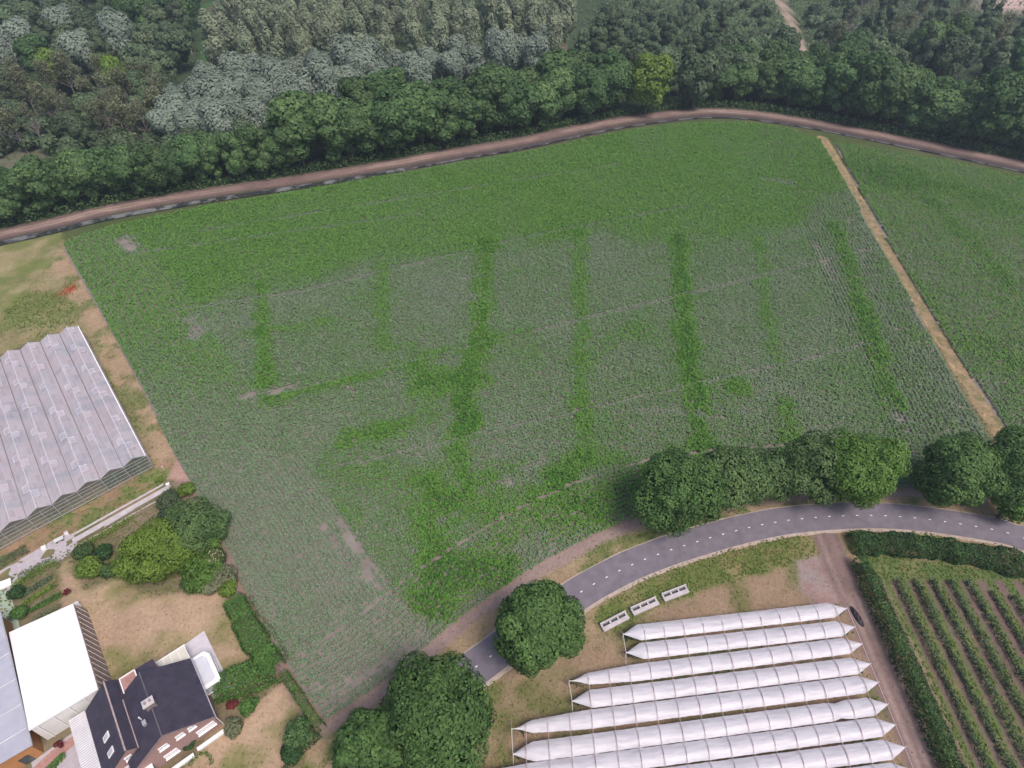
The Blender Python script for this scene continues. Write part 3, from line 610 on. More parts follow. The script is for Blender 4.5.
def bare_proto(i, leaves):
    """half-dead tree: straight stem, many ascending grey branches and twigs, thin leaf clumps"""
    rs = random.Random(50 + i); mb = MB(); h = 15; tips = []
    mb.bar((0, 0, -.3), (.2, .1, h * .6), .42, n=6, w2=.28); mb.bar((.2, .1, h * .6), (.3, .0, h), .28, n=5, w2=.06)
    for b in range(26):
        z0 = h * rs.uniform(.3, .92); a = rs.uniform(0, 6.283); L = rs.uniform(2.0, 4.6) * (1.25 - z0 / h); el = rs.uniform(.5, 1.1)
        e = Vector((.2 + math.cos(a) * L * math.cos(el), .1 + math.sin(a) * L * math.cos(el), z0 + L * math.sin(el))); mb.bar((.2, .1, z0), e, .17, n=4, w2=.07); tips.append(e)
        for c in range(6):
            t = rs.uniform(.35, 1); s = Vector((.2, .1, z0)).lerp(e, t); a2 = a + rs.uniform(-1.3, 1.3); l2 = rs.uniform(.6, 1.7)
            e2 = s + Vector((math.cos(a2) * l2 * .7, math.sin(a2) * l2 * .7, l2 * rs.uniform(.2, .9))); mb.bar(s, e2, .09, n=3, w2=.04); tips.append(e2)
    me = bpy.data.meshes.new('trunk'); me.from_pydata(mb.v, [], mb.f); me.update(); me.materials.append(M['greybark'])
    T = np.array([tuple(t) for t in tips]); global rng
    kr = rng; rng = np.random.default_rng(90 + i); T = T[T[:, 2] > h * (.8 if leaves < 800 else .55)]
    li = rng.integers(0, len(T), leaves); P = T[li] + rng.normal(0, .5, (leaves, 3)); v = np.clip(.5 + rng.normal(0, .22, leaves), 0, 1)
    cm = quads_mesh('crown', leaf_quads(P, dirs(leaves, .8), .45 * rng.uniform(.6, 1.4, leaves)), M['thin'], v); rng = kr
    PROTO.setdefault('bare', []).append((cm, me))
bare_proto(0, 900); bare_proto(1, 2200); bare_proto(2, 600); bare_proto(3, 3200)
NUMS = 'first second third fourth fifth sixth seventh eighth ninth tenth eleventh twelfth thirteenth fourteenth fifteenth sixteenth seventeenth eighteenth nineteenth'.split()
TENS = {20: 'twent', 30: 'thirt', 40: 'fort', 50: 'fift', 60: 'sixt', 70: 'sevent', 80: 'eight', 90: 'ninet'}
def ordn(n):
    if n < 20: return NUMS[n - 1]
    if n == 100: return 'hundredth'
    if n > 100: return 'hundred-and-' + ordn(n - 100)
    t = n // 10 * 10
    return TENS[t] + 'ieth' if n % 10 == 0 else TENS[t] + 'y-' + NUMS[n % 10 - 1]
NAMES = dict(oak='oak_tree', round='broadleaf_tree', willow='willow_tree', poplar='poplar_tree', green_poplar='poplar_tree', shrub='shrub', bare='bare_tree')
def plant(kind, x, y, s=1.0, sz=None, label=None, group=None, cat='tree', name=None, var=None):
    cm, tm = PROTO[kind][var if var is not None else random.randrange(len(PROTO[kind]))]
    o = empty(name or NAMES[kind], (x, y, -.05), random.uniform(0, 6.28), label, cat, group)
    o.scale = (s, s, sz or s)
    link('trunk', tm, o); link('crown', cm, o); return o
def stand(kind, pts, lab, group, z=0, s=(.85, 1.15), jit=1.2, zf=1.0, cat='tree', keepout=None):
    """pts are ground points; labelled from the left"""
    pts = [q_ for q_ in pts if not (196 < q_[0] < 226 and q_[1] < 108)]
    W = [G(a, b) + np.array((random.uniform(-jit, jit), random.uniform(-jit, jit))) for a, b in pts]
    W.sort(key=lambda q: q[0] / depth(q[0], q[1]))
    for i, q in enumerate(W):
        k = random.uniform(*s); plant(kind if isinstance(kind, str) else random.choice(kind), q[0], q[1], k, zf * k * random.uniform(.88, 1.12), lab % ordn(i + 1), group, cat)

# ---- trees of the wood edge beside the track
def yl(x):   # picture row of the track centre
    return float(np.interp(x, [-120, 0, 50, 110, 190, 250, 330, 400, 460, 520, 580, 630, 690, 740, 800, 860, 940, 1034, 1150], [270, 234, 223, 209, 195, 186, 174, 162, 151, 141, 128, 119, 112, 112, 120, 131, 147, 167, 195]))
def edge_pts(x0, x1, step, off): return [(x + random.uniform(-3, 3), yl(x) - off + random.uniform(-1, 1)) for x in np.arange(x0, x1, step)]
stand('oak', edge_pts(-30, 300, 21, 8), '%s dark wood-edge tree from the left beside the dirt track', 'dark trees along the left half of the track', s=(.85, 1.08), jit=.8)
stand('oak', edge_pts(306, 606, 23, 9), '%s dense oak from the left along the middle of the dirt track', 'oaks walling the middle of the track', s=(1.3, 1.65), jit=.8, zf=.82)
stand('oak', edge_pts(318, 590, 26, 21), '%s oak from the left in the second rank behind the middle track oaks', 'second rank of oaks behind the middle track', s=(1.35, 1.7), zf=.82)
stand('oak', edge_pts(714, 1060, 24, 9), '%s dark oak from the left along the right half of the track', 'oaks along the right half of the track', s=(1.1, 1.6), zf=.85, jit=1)
stand('oak', edge_pts(722, 1060, 20, 20), '%s oak from the left in the second rank behind the right track oaks', 'second rank of oaks on the right', s=(1.0, 1.25), jit=1.5)
stand('round', edge_pts(-20, 300, 23, 20), '%s bushy tree from the left in the second rank at the left wood edge', 'second rank at the left wood edge', s=(.8, 1.1))
for i in range(2): proto('lime', i, mat='lime', h=10, rx=5.4, rz=8.5, zc=9.5, lobes=45, leaves=9000, leaf=.65, lobe_r=.35)
NAMES['lime'] = 'lime_tree'
q = G(645, 114); plant('lime', q[0], q[1], 1.5, 1.35, 'bright yellow-green tree standing alone among the dark wood edge trees', None, 'tree', var=0)
q = G(128, 104); plant('lime', q[0], q[1], 1.0, 1.15, 'bright light-green tree among the bare grey trees at upper left', None, 'tree', var=1)
q = G(66, 96); plant('lime', q[0], q[1], 1.05, 1.1, 'yellow-green crown rising left of the bright tree among bare grey stems', None, 'tree', var=0)
q = G(5, 96); plant('lime', q[0], q[1], .7, .7, 'flat light-green crown at the left margin above the bare trees', None, 'tree', var=1)
q = G(692, 109); plant('round', q[0], q[1], 1.5, 1.5, 'grey-green rounded tree just right of the bright yellow-green one', None, 'tree', var=0)
q = G(612, 113); plant('round', q[0], q[1], 1.3, 1.3, 'blue-green tree wedged just left of the bright yellow-green one', None, 'tree', var=1)
stand('round', [(590, 106), (628, 98), (660, 96), (708, 100), (572, 100), (735, 100)], '%s dull green tree from the left filling in around the bright yellow-green one', 'dull trees around the bright one', s=(1.2, 1.5))
# ---- silver willows behind
sb = [(x + random.uniform(-6, 6), y + random.uniform(-4, 4)) for y in (150, 141, 130) for x in range(-10, 180, 15)]
stand('shrub', sb, '%s olive bush from the left under the half-bare trees', 'bushes under the half-bare trees', s=(.8, 1.8), cat='shrub')
wl = [(186, 142), (206, 128), (225, 136), (203, 150), (250, 118), (268, 128), (240, 132), (288, 110), (306, 122), (276, 108), (325, 102), (345, 108), (330, 118), (362, 98), (384, 103), (402, 92), (418, 100), (300, 134), (258, 141), (352, 90), (450, 92), (472, 86), (500, 84), (520, 76), (536, 84), (460, 78), (545, 72), (192, 128), (215, 146), (228, 150), (243, 144), (222, 104), (246, 104), (262, 100), (180, 150), (430, 86), (375, 86), (320, 92), (298, 98), (272, 130), (286, 122), (232, 118), (218, 112)]
stand('willow', wl, '%s silvery grey-green willow from the left behind the wood edge', 'silvery willows behind the wood edge', s=(1.0, 1.3))
pp = []
for r_, (yy, xs) in enumerate([(86, (228, 560, 27)), (68, (232, 560, 25)), (51, (226, 556, 24)), (35, (232, 556, 23)), (19, (226, 552, 22)), (5, (228, 550, 22))]):
    for x in range(*xs): pp.append((x + random.uniform(-3, 3) + r_ % 2 * 6, yy - (x - 230) * .03 + random.uniform(-3, 3)))
    W = pp; stand('poplar', W, '%s tall pale plantation poplar from the left in the ' + NUMS[r_] + ' rank behind the willows', 'plantation poplars, ' + NUMS[r_] + ' rank', s=(1.0, 1.3)); pp = []
# ---- thin bare trees at upper left, broadleaf wood above them
bt = [(12, 146), (48, 150), (80, 148), (110, 144), (136, 150), (164, 138), (30, 152), (66, 128), (92, 150), (120, 142), (2, 136), (148, 112), (112, 96), (78, 100), (20, 108), (172, 138), (158, 146), (56, 118), (138, 132), (8, 120), (24, 135), (40, 118), (55, 132), (70, 122), (84, 138), (98, 120), (112, 112), (122, 128), (134, 116), (147, 124), (160, 110), (170, 122), (104, 132), (32, 104), (140, 100), (158, 96), (92, 106), (-10, 130), (176, 108), (126, 138), (66, 108), (150, 136)]
stand('round', bt[2::3], '%s small dull tree from the left among the half-bare grey trees', 'small green trees among the half-bare ones', s=(.8, 1.1))
bt = [q_ for i_, q_ in enumerate(bt) if i_ % 3 != 2]
stand('bare', bt, '%s thin half-bare grey-stemmed tree from the left above the left wood edge', 'half-bare grey trees', s=(.95, 1.25))
bl = [(x + (r_ % 2) * 10 + random.uniform(-5, 5), y + random.uniform(-3, 3)) for r_, y in enumerate([88, 72, 56, 42, 28, 14, 2]) for x in range(-20 + 0, 205, 24)]
stand(['round', 'round', 'round', 'oak', 'round', 'green_poplar', 'willow', 'oak'], bl, '%s rounded green tree from the left in the mixed wood at upper left', 'mixed wood at upper left', s=(1.2, 1.55))
# ---- right of the poplars
gp = [(572 + i * 13 + random.uniform(-4, 4), 96 - (i % 4) * 13 + random.uniform(-3, 3)) for i in range(12)]
stand('green_poplar', gp, '%s slim grey-green poplar from the left above the bright yellow-green tree', 'slim poplars above the bright tree', s=(.95, 1.25))
mr_ = [(x + (r_ % 2) * 9 + random.uniform(-5, 5), y + random.uniform(-3, 3) + (x - 720) * .03) for r_, y in enumerate([84, 70]) for x in range(715, 1045, 24) if not (784 < x < 822)]
stand(['round', 'oak', 'round', 'green_poplar'], mr_, '%s green tree from the left in the ranks above the right track oaks', 'ranks above the right track oaks', s=(1.1, 1.4))
rb = [(x + (r_ % 2) * 11 + random.uniform(-6, 6), y + random.uniform(-3, 3) + (x - 820) * .03) for r_, y in enumerate([60, 46, 32, 18]) for x in range(832 + r_ * 4, 1050, 24)]
k = len(rb) // 2
stand('bare', rb[::2], '%s thin grey-brown tree from the left in the sparse wood at upper right', 'sparse grey-brown trees at upper right', s=(1.0, 1.3))
stand('green_poplar', rb[1::2], '%s narrow dull-green tree from the left in the sparse wood at upper right', 'narrow green trees at upper right', s=(.75, 1.05))
sh = [(600 + random.uniform(0, 165), 6 + random.uniform(0, 52)) for _ in range(95)] + [(800 + random.uniform(0, 90), 4 + random.uniform(0, 40)) for _ in range(26)]
sh = [p_ for p_ in sh if not (768 < p_[0] < 808)]
stand('shrub', sh, '%s low grey-green shrub from the left in the clearing beside the sandy ride', 'shrubs in the clearing by the ride', s=(.7, 1.7), cat='shrub')
far = [(x + random.uniform(-9, 9), y) for y in (-12, -24) for x in range(-40, 600, 26)]
stand('round', far, '%s distant green tree from the left along the upper edge of the wood', 'distant trees at the upper edge', s=(1.3, 1.8))

# rough scrub in the clearings
N = 26000; sx_ = rng.uniform(20, 260, N); sy_ = rng.uniform(300, 470, N)
m = ((sdf(sx_, sy_, GP([(570, 60), (600, 5), (700, -30), (768, -20), (800, 48), (740, 66), (650, 66)])) > 0) | (sdf(sx_, sy_, GP([(780, -15), (960, -15), (900, 30), (812, 55)])) > 0)) & (ldist(sx_, sy_, GP([(772, -14), (790, 20), (803, 52)])) > 4)
sx_, sy_ = sx_[m], sy_[m]; n = len(sx_); hh = 2.2 * fbm(sx_, sy_, 7, 1)
tag(link('scrub', quads_mesh('scrub', leaf_quads(np.stack([sx_, sy_, hh * rng.uniform(.3, 1, n)], -1), dirs(n, 1.0), rng.uniform(.7, 1.7, n)), M['mixed'], np.clip(.55 + (fbm(sx_, sy_, 9, 3) - .5) + rng.normal(0, .2, n), 0, 1))), 'rough scrub filling the clearing beside the sandy ride', 'scrub', kind='stuff')
# scrub and weeds on the forest floor
N = 60000
fx = rng.uniform(-330, 330, N); fy = rng.uniform(170, 470, N)
m = (fy > np.interp(fx, track[:, 0], track[:, 1]) + 3) & (np.abs(fx) < fy * .8 + 20); m &= fbm(fx, fy, 9, 2) > .42
for pl, wd in ((GP([(772, -14), (790, 20), (803, 52)]), 5), (GP([(213, -10), (213, 78)]), 4.5)): m &= ldist(fx, fy, pl) > wd
fx, fy = fx[m], fy[m]; n = len(fx)
P = np.stack([fx, fy, rng.uniform(.1, 1.3, n)], -1)
tag(link('undergrowth', quads_mesh('undergrowth', leaf_quads(P, dirs(n, 1.2), rng.uniform(.5, 1.4, n)), M['mixed'], np.clip(rng.normal(.5, .25, n), 0, 1))), 'weeds and brambles on the wood floor', 'undergrowth', kind='stuff')
N = 11000; t = rng.integers(0, len(track), N); s_ = track[t] + tn[t] * (3.6 + rng.uniform(0, 2.6, (N, 1))) + rng.normal(0, .8, (N, 2))
P = np.stack([s_[:, 0], s_[:, 1], rng.uniform(.1, 2.6, N)], -1)
tag(link('bank_weeds', quads_mesh('bank_weeds', leaf_quads(P, dirs(N, 1.2), rng.uniform(.4, 1.0, N)), M['oak'], np.clip(rng.normal(.6, .2, N), 0, 1))), 'dark weeds between the dirt track and the wood edge', 'weeds', kind='stuff')

# ---- big single trees by the road: own crowns with finer leaves
def big_tree(px, py, rpx, label, mat='oak', hz=1.0, zc=9.5, seed=0, name='oak_tree', leaves=15000, leaf=.36, group=None, lobes=105, lobe_r=.25, cat='tree', tr=.38):
    x, y = G(px, py, zc); r = rpx * depth(x, y, zc) / FPX
    rz = min(zc - .3, r * .95 * hz)
    o = empty(name, (x, y, 0), 0, label, cat, group)
    cm, C = crown_mesh('crown', M[mat], r, rz, zc, lobes=lobes, leaves=int(leaves * 2.5), leaf=leaf * (.95 if leaf > .3 else 1.1), lobe_r=lobe_r, seed=seed + 200, fill=.12, low=-1)
    link('trunk', trunk_mesh('trunk', M['bark'], zc + rz * .5, tr, C, seed), o); link('crown', cm, o); return o
RG = 'large trees along the asphalt road'
big_tree(677, 490, 43, 'big dark oak beside the road, at the left end of the clump of roadside trees', seed=1, mat='roadoak', lobes=60, lobe_r=.31, leaves=17000, group=RG)
big_tree(728, 480, 36, 'grey-green round tree touching the right side of the big dark roadside oak', seed=2, lobes=55, lobe_r=.31, mat='greyoak', leaves=12000, leaf=.38, group=RG)
big_tree(774, 477, 26, 'small thin-crowned tree in the middle of the roadside clump', seed=3, lobes=55, lobe_r=.31, mat='greyoak', zc=6, leaves=6000, leaf=.38, group=RG)
big_tree(812, 470, 33, 'ragged grey-green tree left of the bright green roadside tree', seed=4, lobes=55, lobe_r=.31, mat='greyoak', zc=8, leaves=9000, leaf=.38, group=RG)
big_tree(861, 467, 40, 'bright green full-crowned tree at the right end of the roadside clump', seed=5, lobes=55, lobe_r=.31, mat='bright', leaves=16000, group=RG, name='lime_tree')
big_tree(955, 471, 38, 'wide green tree beside the road, right of the gap in front of the maize', seed=6, lobes=55, lobe_r=.31, mat='roadoak', leaves=14000, leaf=.42, group=RG)
big_tree(1014, 466, 37, 'large green roadside tree cut by the right margin', seed=7, lobes=55, lobe_r=.31, mat='roadoak', leaves=14000, group=RG)
big_tree(1014, 503, 19, 'small low tree at the right margin between road and larger trees', seed=8, mat='bright', zc=5, leaves=3500, leaf=.38, group=RG)
big_tree(537, 627, 46, 'solitary round oak overhanging the road above the white covers', seed=9, mat='roadoak', leaves=20000, leaf=.4, group=RG, zc=9)
big_tree(438, 720, 58, 'largest dark oak covering the road at the bottom of the view', seed=10, mat='roadoak', leaves=28000, leaf=.4, group=RG, zc=9, lobes=150)
big_tree(372, 748, 39, 'dark oak at the bottom, left of the largest one beside the field corner', seed=11, mat='roadoak', leaves=15000, leaf=.4, group=RG, zc=8)
# garden trees and bushes
big_tree(153, 553, 34, 'yellow-green round garden tree, brightest and largest in the garden', 'yellow', zc=4.2, lobes=46, lobe_r=.32, seed=20, name='garden_tree', leaves=11000, leaf=.27, tr=.18)
big_tree(192, 530, 30, 'mid-green garden tree behind the yellow-green one', 'greyoak', zc=3.8, lobes=46, lobe_r=.32, seed=21, name='garden_tree', leaves=8000, leaf=.27, tr=.16)
big_tree(213, 527, 15, 'small green tree at the garden fence beside the maize', 'greyoak', zc=3.0, lobes=40, lobe_r=.32, seed=22, name='garden_tree', leaves=3500, leaf=.26, tr=.12)
big_tree(213, 559, 13, 'bush with cream flowers between the yellow-green tree and the maize', 'flower', zc=1.8, seed=23, name='flowering_bush', leaves=2600, leaf=.22, cat='bush', tr=.08)
big_tree(200, 572, 22, 'green bush below the cream-flowered bush', 'bright', zc=1.9, seed=24, name='garden_bush', leaves=4200, leaf=.24, cat='bush', tr=.1)
big_tree(224, 575, 13, 'olive bush at the garden corner right of the green bush', 'thin', zc=1.5, seed=25, name='garden_bush', leaves=2200, leaf=.24, cat='bush', tr=.08)
big_tree(196, 551, 9, 'dark green bush in the gap between the yellow-green tree and the flowering bush', 'oak', zc=1.6, seed=45, name='garden_bush', leaves=1800, leaf=.24, cat='bush', tr=.08)
big_tree(212, 545, 10, 'fresh green bush just above the cream-flowered bush', 'bright', zc=1.6, seed=46, name='garden_bush', leaves=1800, leaf=.24, cat='bush', tr=.08)
big_tree(229, 588, 9, 'small light olive bush where the wide hedge begins', 'yellow', zc=1.1, seed=47, name='garden_bush', leaves=1400, leaf=.22, cat='bush', tr=.07)
big_tree(178, 512, 12, 'loose grey-green shrub behind the mid-green garden tree', 'greyoak', zc=1.6, seed=48, name='garden_bush', leaves=1900, leaf=.22, cat='bush', tr=.07)
big_tree(211, 585, 11, 'brownish-green bush between lawn and the green bush', 'thin', zc=1.2, seed=49, name='garden_bush', leaves=1800, leaf=.22, cat='bush', tr=.07)
big_tree(190, 583, 10, 'dark low bush below the yellow-green garden tree', 'oak', zc=1.3, seed=39, name='garden_bush', leaves=1600, leaf=.22, cat='bush', tr=.07)
big_tree(89, 568, 13, 'light green bush at the left end of the dry lawn', 'lime', zc=1.5, seed=26, name='garden_bush', leaves=2600, leaf=.22, cat='bush', tr=.08)
big_tree(103, 552, 9, 'dark green rounded bush above the light green one', 'darkhedge', zc=1.3, seed=27, name='garden_bush', leaves=1600, leaf=.2, cat='bush', tr=.07)
big_tree(83, 551, 10, 'dark bush beside the concrete drive, left of the rounded bush', 'oak', zc=1.3, seed=28, name='garden_bush', leaves=1700, leaf=.2, cat='bush', tr=.07)
big_tree(108, 571, 9, 'low dark shrub at the edge of the lawn right of the light green bush', 'oak', zc=1.0, seed=29, name='garden_bush', leaves=1300, leaf=.2, cat='bush', tr=.06)
big_tree(186, 489, 9, 'fresh green bush at the far end of the concrete drive', 'lime', zc=1.2, seed=30, name='garden_bush', leaves=1200, leaf=.2, cat='bush', tr=.06)
big_tree(168, 500, 12, 'dull green shrub right of the concrete drive', 'mixed', zc=1.4, seed=31, name='garden_bush', leaves=1800, leaf=.2, cat='bush', tr=.07)
big_tree(196, 507, 4.5, 'small orange-yellow bush at the field edge', 'orange', zc=.8, seed=32, name='garden_bush', leaves=350, leaf=.2, cat='bush', tr=.05, lobes=14)
big_tree(166, 514, 9, 'grey-leaved shrub left of the mid-green garden tree', 'berry', zc=1.2, seed=33, name='garden_bush', leaves=1300, leaf=.2, cat='bush', tr=.06)
big_tree(299, 733, 15, 'dark conifer-like bush on the front lawn by the field corner', 'oak', zc=2.2, seed=34, name='garden_bush', leaves=3200, leaf=.22, cat='bush', tr=.1)
big_tree(291, 752, 12, 'dark low shrub below the dark bush on the front lawn', 'darkhedge', zc=1.2, seed=35, name='garden_bush', leaves=1900, leaf=.22, cat='bush', tr=.07)
big_tree(248, 706, 9, 'bright green shrub beside the house corner', 'hedge', zc=1.2, seed=36, name='garden_bush', leaves=1500, leaf=.2, cat='bush', tr=.06)
big_tree(233, 727, 10, 'olive rounded shrub in front of the house', 'thin', zc=1.0, seed=37, name='garden_bush', leaves=1500, leaf=.2, cat='bush', tr=.06)
big_tree(232, 704, 6, 'dark red shrub against the house corner', 'redbush', zc=.7, seed=38, name='garden_bush', leaves=700, leaf=.2, cat='bush', tr=.05, lobes=16)
big_tree(66, 592, 4, 'red-leaved shrub at the end of the vegetable beds', 'redbush', zc=.8, seed=40, name='garden_bush', leaves=400, leaf=.18, cat='bush', tr=.05, lobes=14)
big_tree(16, 592, 8, 'dark bush at the left end of the vegetable beds', 'darkhedge', zc=1.0, seed=41, name='garden_bush', leaves=1200, leaf=.2, cat='bush', tr=.05)
big_tree(19, 612, 8, 'green bush between the vegetable beds and the white barn', 'hedge', zc=1.0, seed=42, name='garden_bush', leaves=1200, leaf=.2, cat='bush', tr=.05)
big_tree(188, 745, 7, 'low green planter bush at the foot of the brick front wall', 'darkhedge', zc=.7, seed=43, name='garden_bush', leaves=900, leaf=.18, cat='bush', tr=.05, lobes=18)
big_tree(159, 480, 4, 'tiny green bush by the corner of the glasshouse', 'lime', zc=.6, seed=44, name='garden_bush', leaves=350, leaf=.18, cat='bush', tr=.04, lobes=12)

# ------------------------------------------------------------------ hedges
def hedge(L, wd, h, mat, label, name='hedge', leaf=.25, dens=26, group=None, cat='hedge', step=.4, bumpy=.3, parent=None):
    L = smooth_line(np.asarray(L, float), 1.0); S = along(L, step); g = np.gradient(S, axis=0); g /= np.linalg.norm(g, axis=1)[:, None]; nn = np.stack([-g[:, 1], g[:, 0]], 1)
    n = int(len(S) * step * (wd + 2 * h) * dens); i = rng.integers(0, len(S), n); a = rng.uniform(0, 1, n) * (wd + 2 * h)
    b = S[i] + g[i] * rng.uniform(-.5, .5, (n, 1)) * step * 1.4
    bw = 1 + bumpy * (noise(b[:, 0], b[:, 1], 1.3, 1) - .5) * 2; bh = 1 + bumpy * .8 * (noise(b[:, 0], b[:, 1], 1.7, 3) - .5) * 2
    off = np.where(a < h, -wd / 2, np.where(a > h + wd, wd / 2, a - h - wd / 2)) * bw; z = np.where(a < h, a, np.where(a > h + wd, a - h - wd, h)) * bh
    rd = np.clip((z / (h * bh) - .75) * 4, 0, 1); off = off * (1 - .22 * rd)
    nz = np.where((a >= h) & (a <= h + wd), 1.0, .25); no = np.where(a < h, -1., np.where(a > h + wd, 1., 0.)); inn = rng.uniform(-.2, .08, n)
    P = np.stack([b[:, 0] + nn[i, 0] * (off + no * inn), b[:, 1] + nn[i, 1] * (off + no * inn), z + nz * inn + .05], -1) + rng.normal(0, .05, (n, 3))
    Nn = np.stack([nn[i, 0] * no, nn[i, 1] * no, nz], -1) + .5 * rng.normal(size=(n, 3)); Nn /= np.linalg.norm(Nn, axis=1)[:, None]
    v = np.clip(.5 + .5 * (noise(b[:, 0], b[:, 1], 1.2, 5) - .5) + rng.normal(0, .18, n), 0, 1)
    o = link(name, quads_mesh(name, leaf_quads(P, Nn, leaf * rng.uniform(.6, 1.4, n)), mat, v), parent)
    return tag(o, label, cat, group)
hedge([(62.2, 53.2), (62.2, 45), (62.3, 34), (62.2, 22), (62.2, 12)], 2.4, 3.0, M['darkhedge'], 'tall clipped dark green hedge between the dirt lane and the fruit rows', leaf=.3, dens=24, bumpy=.15)
hedge(GP([(850, 546), (880, 546), (920, 549), (960, 555), (1000, 563), (1060, 578)]), 4.4, 2.0, M['darkhedge'], 'broad green hedge curving between the road and the fruit rows', leaf=.36, dens=30, bumpy=.3)
hedge(GP([(236, 603), (247, 625), (258, 645), (270, 662), (276, 672)], .0), 3.7, 2.1, M['hedge'], 'wide leafy green hedge between the dry back lawn and the maize', leaf=.28, dens=40, bumpy=.2)
hedge(GP([(218, 691), (238, 684), (262, 675), (280, 668)]), 4.4, 2.2, M['hedge'], 'broad bulging green hedge running from the house to the field edge', leaf=.28, dens=40, bumpy=.25)
hedge(GP([(284, 674), (300, 697), (312, 716), (322, 731)]), 1.3, 1.5, M['hedge'], 'narrow green hedge between the front lawn and the maize', leaf=.26, dens=26)
hedge(GP([(322, 733), (305, 750), (285, 772), (270, 790)]), .8, .8, M['darkhedge'], 'low dark hedge turning along the front lawn to the bottom of the view', leaf=.22, dens=30)
hedge(GP([(237, 600), (250, 622), (262, 640), (276, 664)]) + np.array((2.1, .6)), .5, .6, M['thin'], 'thin olive hedge line at the foot of the wide hedge by the maize', leaf=.2, dens=30)
hedge(GP([(77, 551), (95, 541), (115, 530), (134, 519)]), .9, 1.0, M['lime'], 'long clipped light green hedge beside the concrete drive', leaf=.2, dens=34, bumpy=.12)
hedge(GP([(14, 588), (30, 578), (45, 570), (60, 562)]), .9, 1.0, M['lime'], 'short clipped light green hedge above the vegetable beds', leaf=.2, dens=34, bumpy=.12)
hedge(GP([(20, 578), (38, 569), (52, 561)]), 1.0, .6, M['mixed'], 'dull green border hedge along the paved yard', leaf=.2, dens=30)
hedge(GP([(-30, 583), (0, 566), (28, 549)]), 1.6, .9, M['mixed'], 'rough green plant border between glasshouse and paved yard', leaf=.24, dens=24)
for i, (a, b, mt, lab) in enumerate([((20, 598), (52, 578), 'mixed', 'dull green vegetable row nearest the light green hedge'), ((24, 604), (56, 586), 'lime', 'yellow-green vegetable row in the middle of the beds'),
                                     ((28, 613), (62, 595), 'hedge', 'green vegetable row next to the one nearest the barn'), ((34, 620), (60, 607), 'thin', 'olive vegetable row nearest the white barn')]):
    hedge(GP([a, b]), .7, .45, M[mt], lab, name='vegetable_row', leaf=.24, dens=70, group='vegetable rows behind the barn', cat='vegetable row')
hedge(GP([(155, 752), (172, 752)]), .5, .6, M['hedge'], 'tiny clipped box hedge at the bottom before the house', leaf=.15, dens=40)
ring = [G(201, 766) + 1.5 * np.array((math.cos(a), math.sin(a))) for a in np.linspace(.0, 3.3, 12)]
hedge(ring, .45, .5, M['hedge'], 'curved low box hedge ringing the round bed in front of the house', leaf=.16, dens=40)
# fruit rows on the right
for i in range(NROW):
    x = ROW0[0] + RP * i
    yt = 50.0 - .012 * max(0, x - 75) * (x - 75) * .6 - (0.35 * i if i > 4 else 0)
    hedge([(x + .55, yt), (x + .6, 35), (x + .7, 13)], .7, .9, M['berry'], ('%s grey-green fruit bush row right of the tall hedge' % ordn(i + 1)), name='fruit_bush_row', leaf=.25, dens=25, group='fruit bush rows in the grass', cat='fruit row', bumpy=.6)
    xs = x + 1.05
    n = 1500; P = np.stack([xs + rng.normal(0, .25, n), rng.uniform(13, yt, n)], -1)
hedge([(ROW0[0] - 2.3, 49.5), (ROW0[0] - 2.3, 30), (ROW0[0] - 2.2, 13)], .4, .5, M['thin'], 'row of tiny young plants beside the tall hedge', name='young_plant_row', leaf=.2, dens=34, cat='plant row', bumpy=.4)

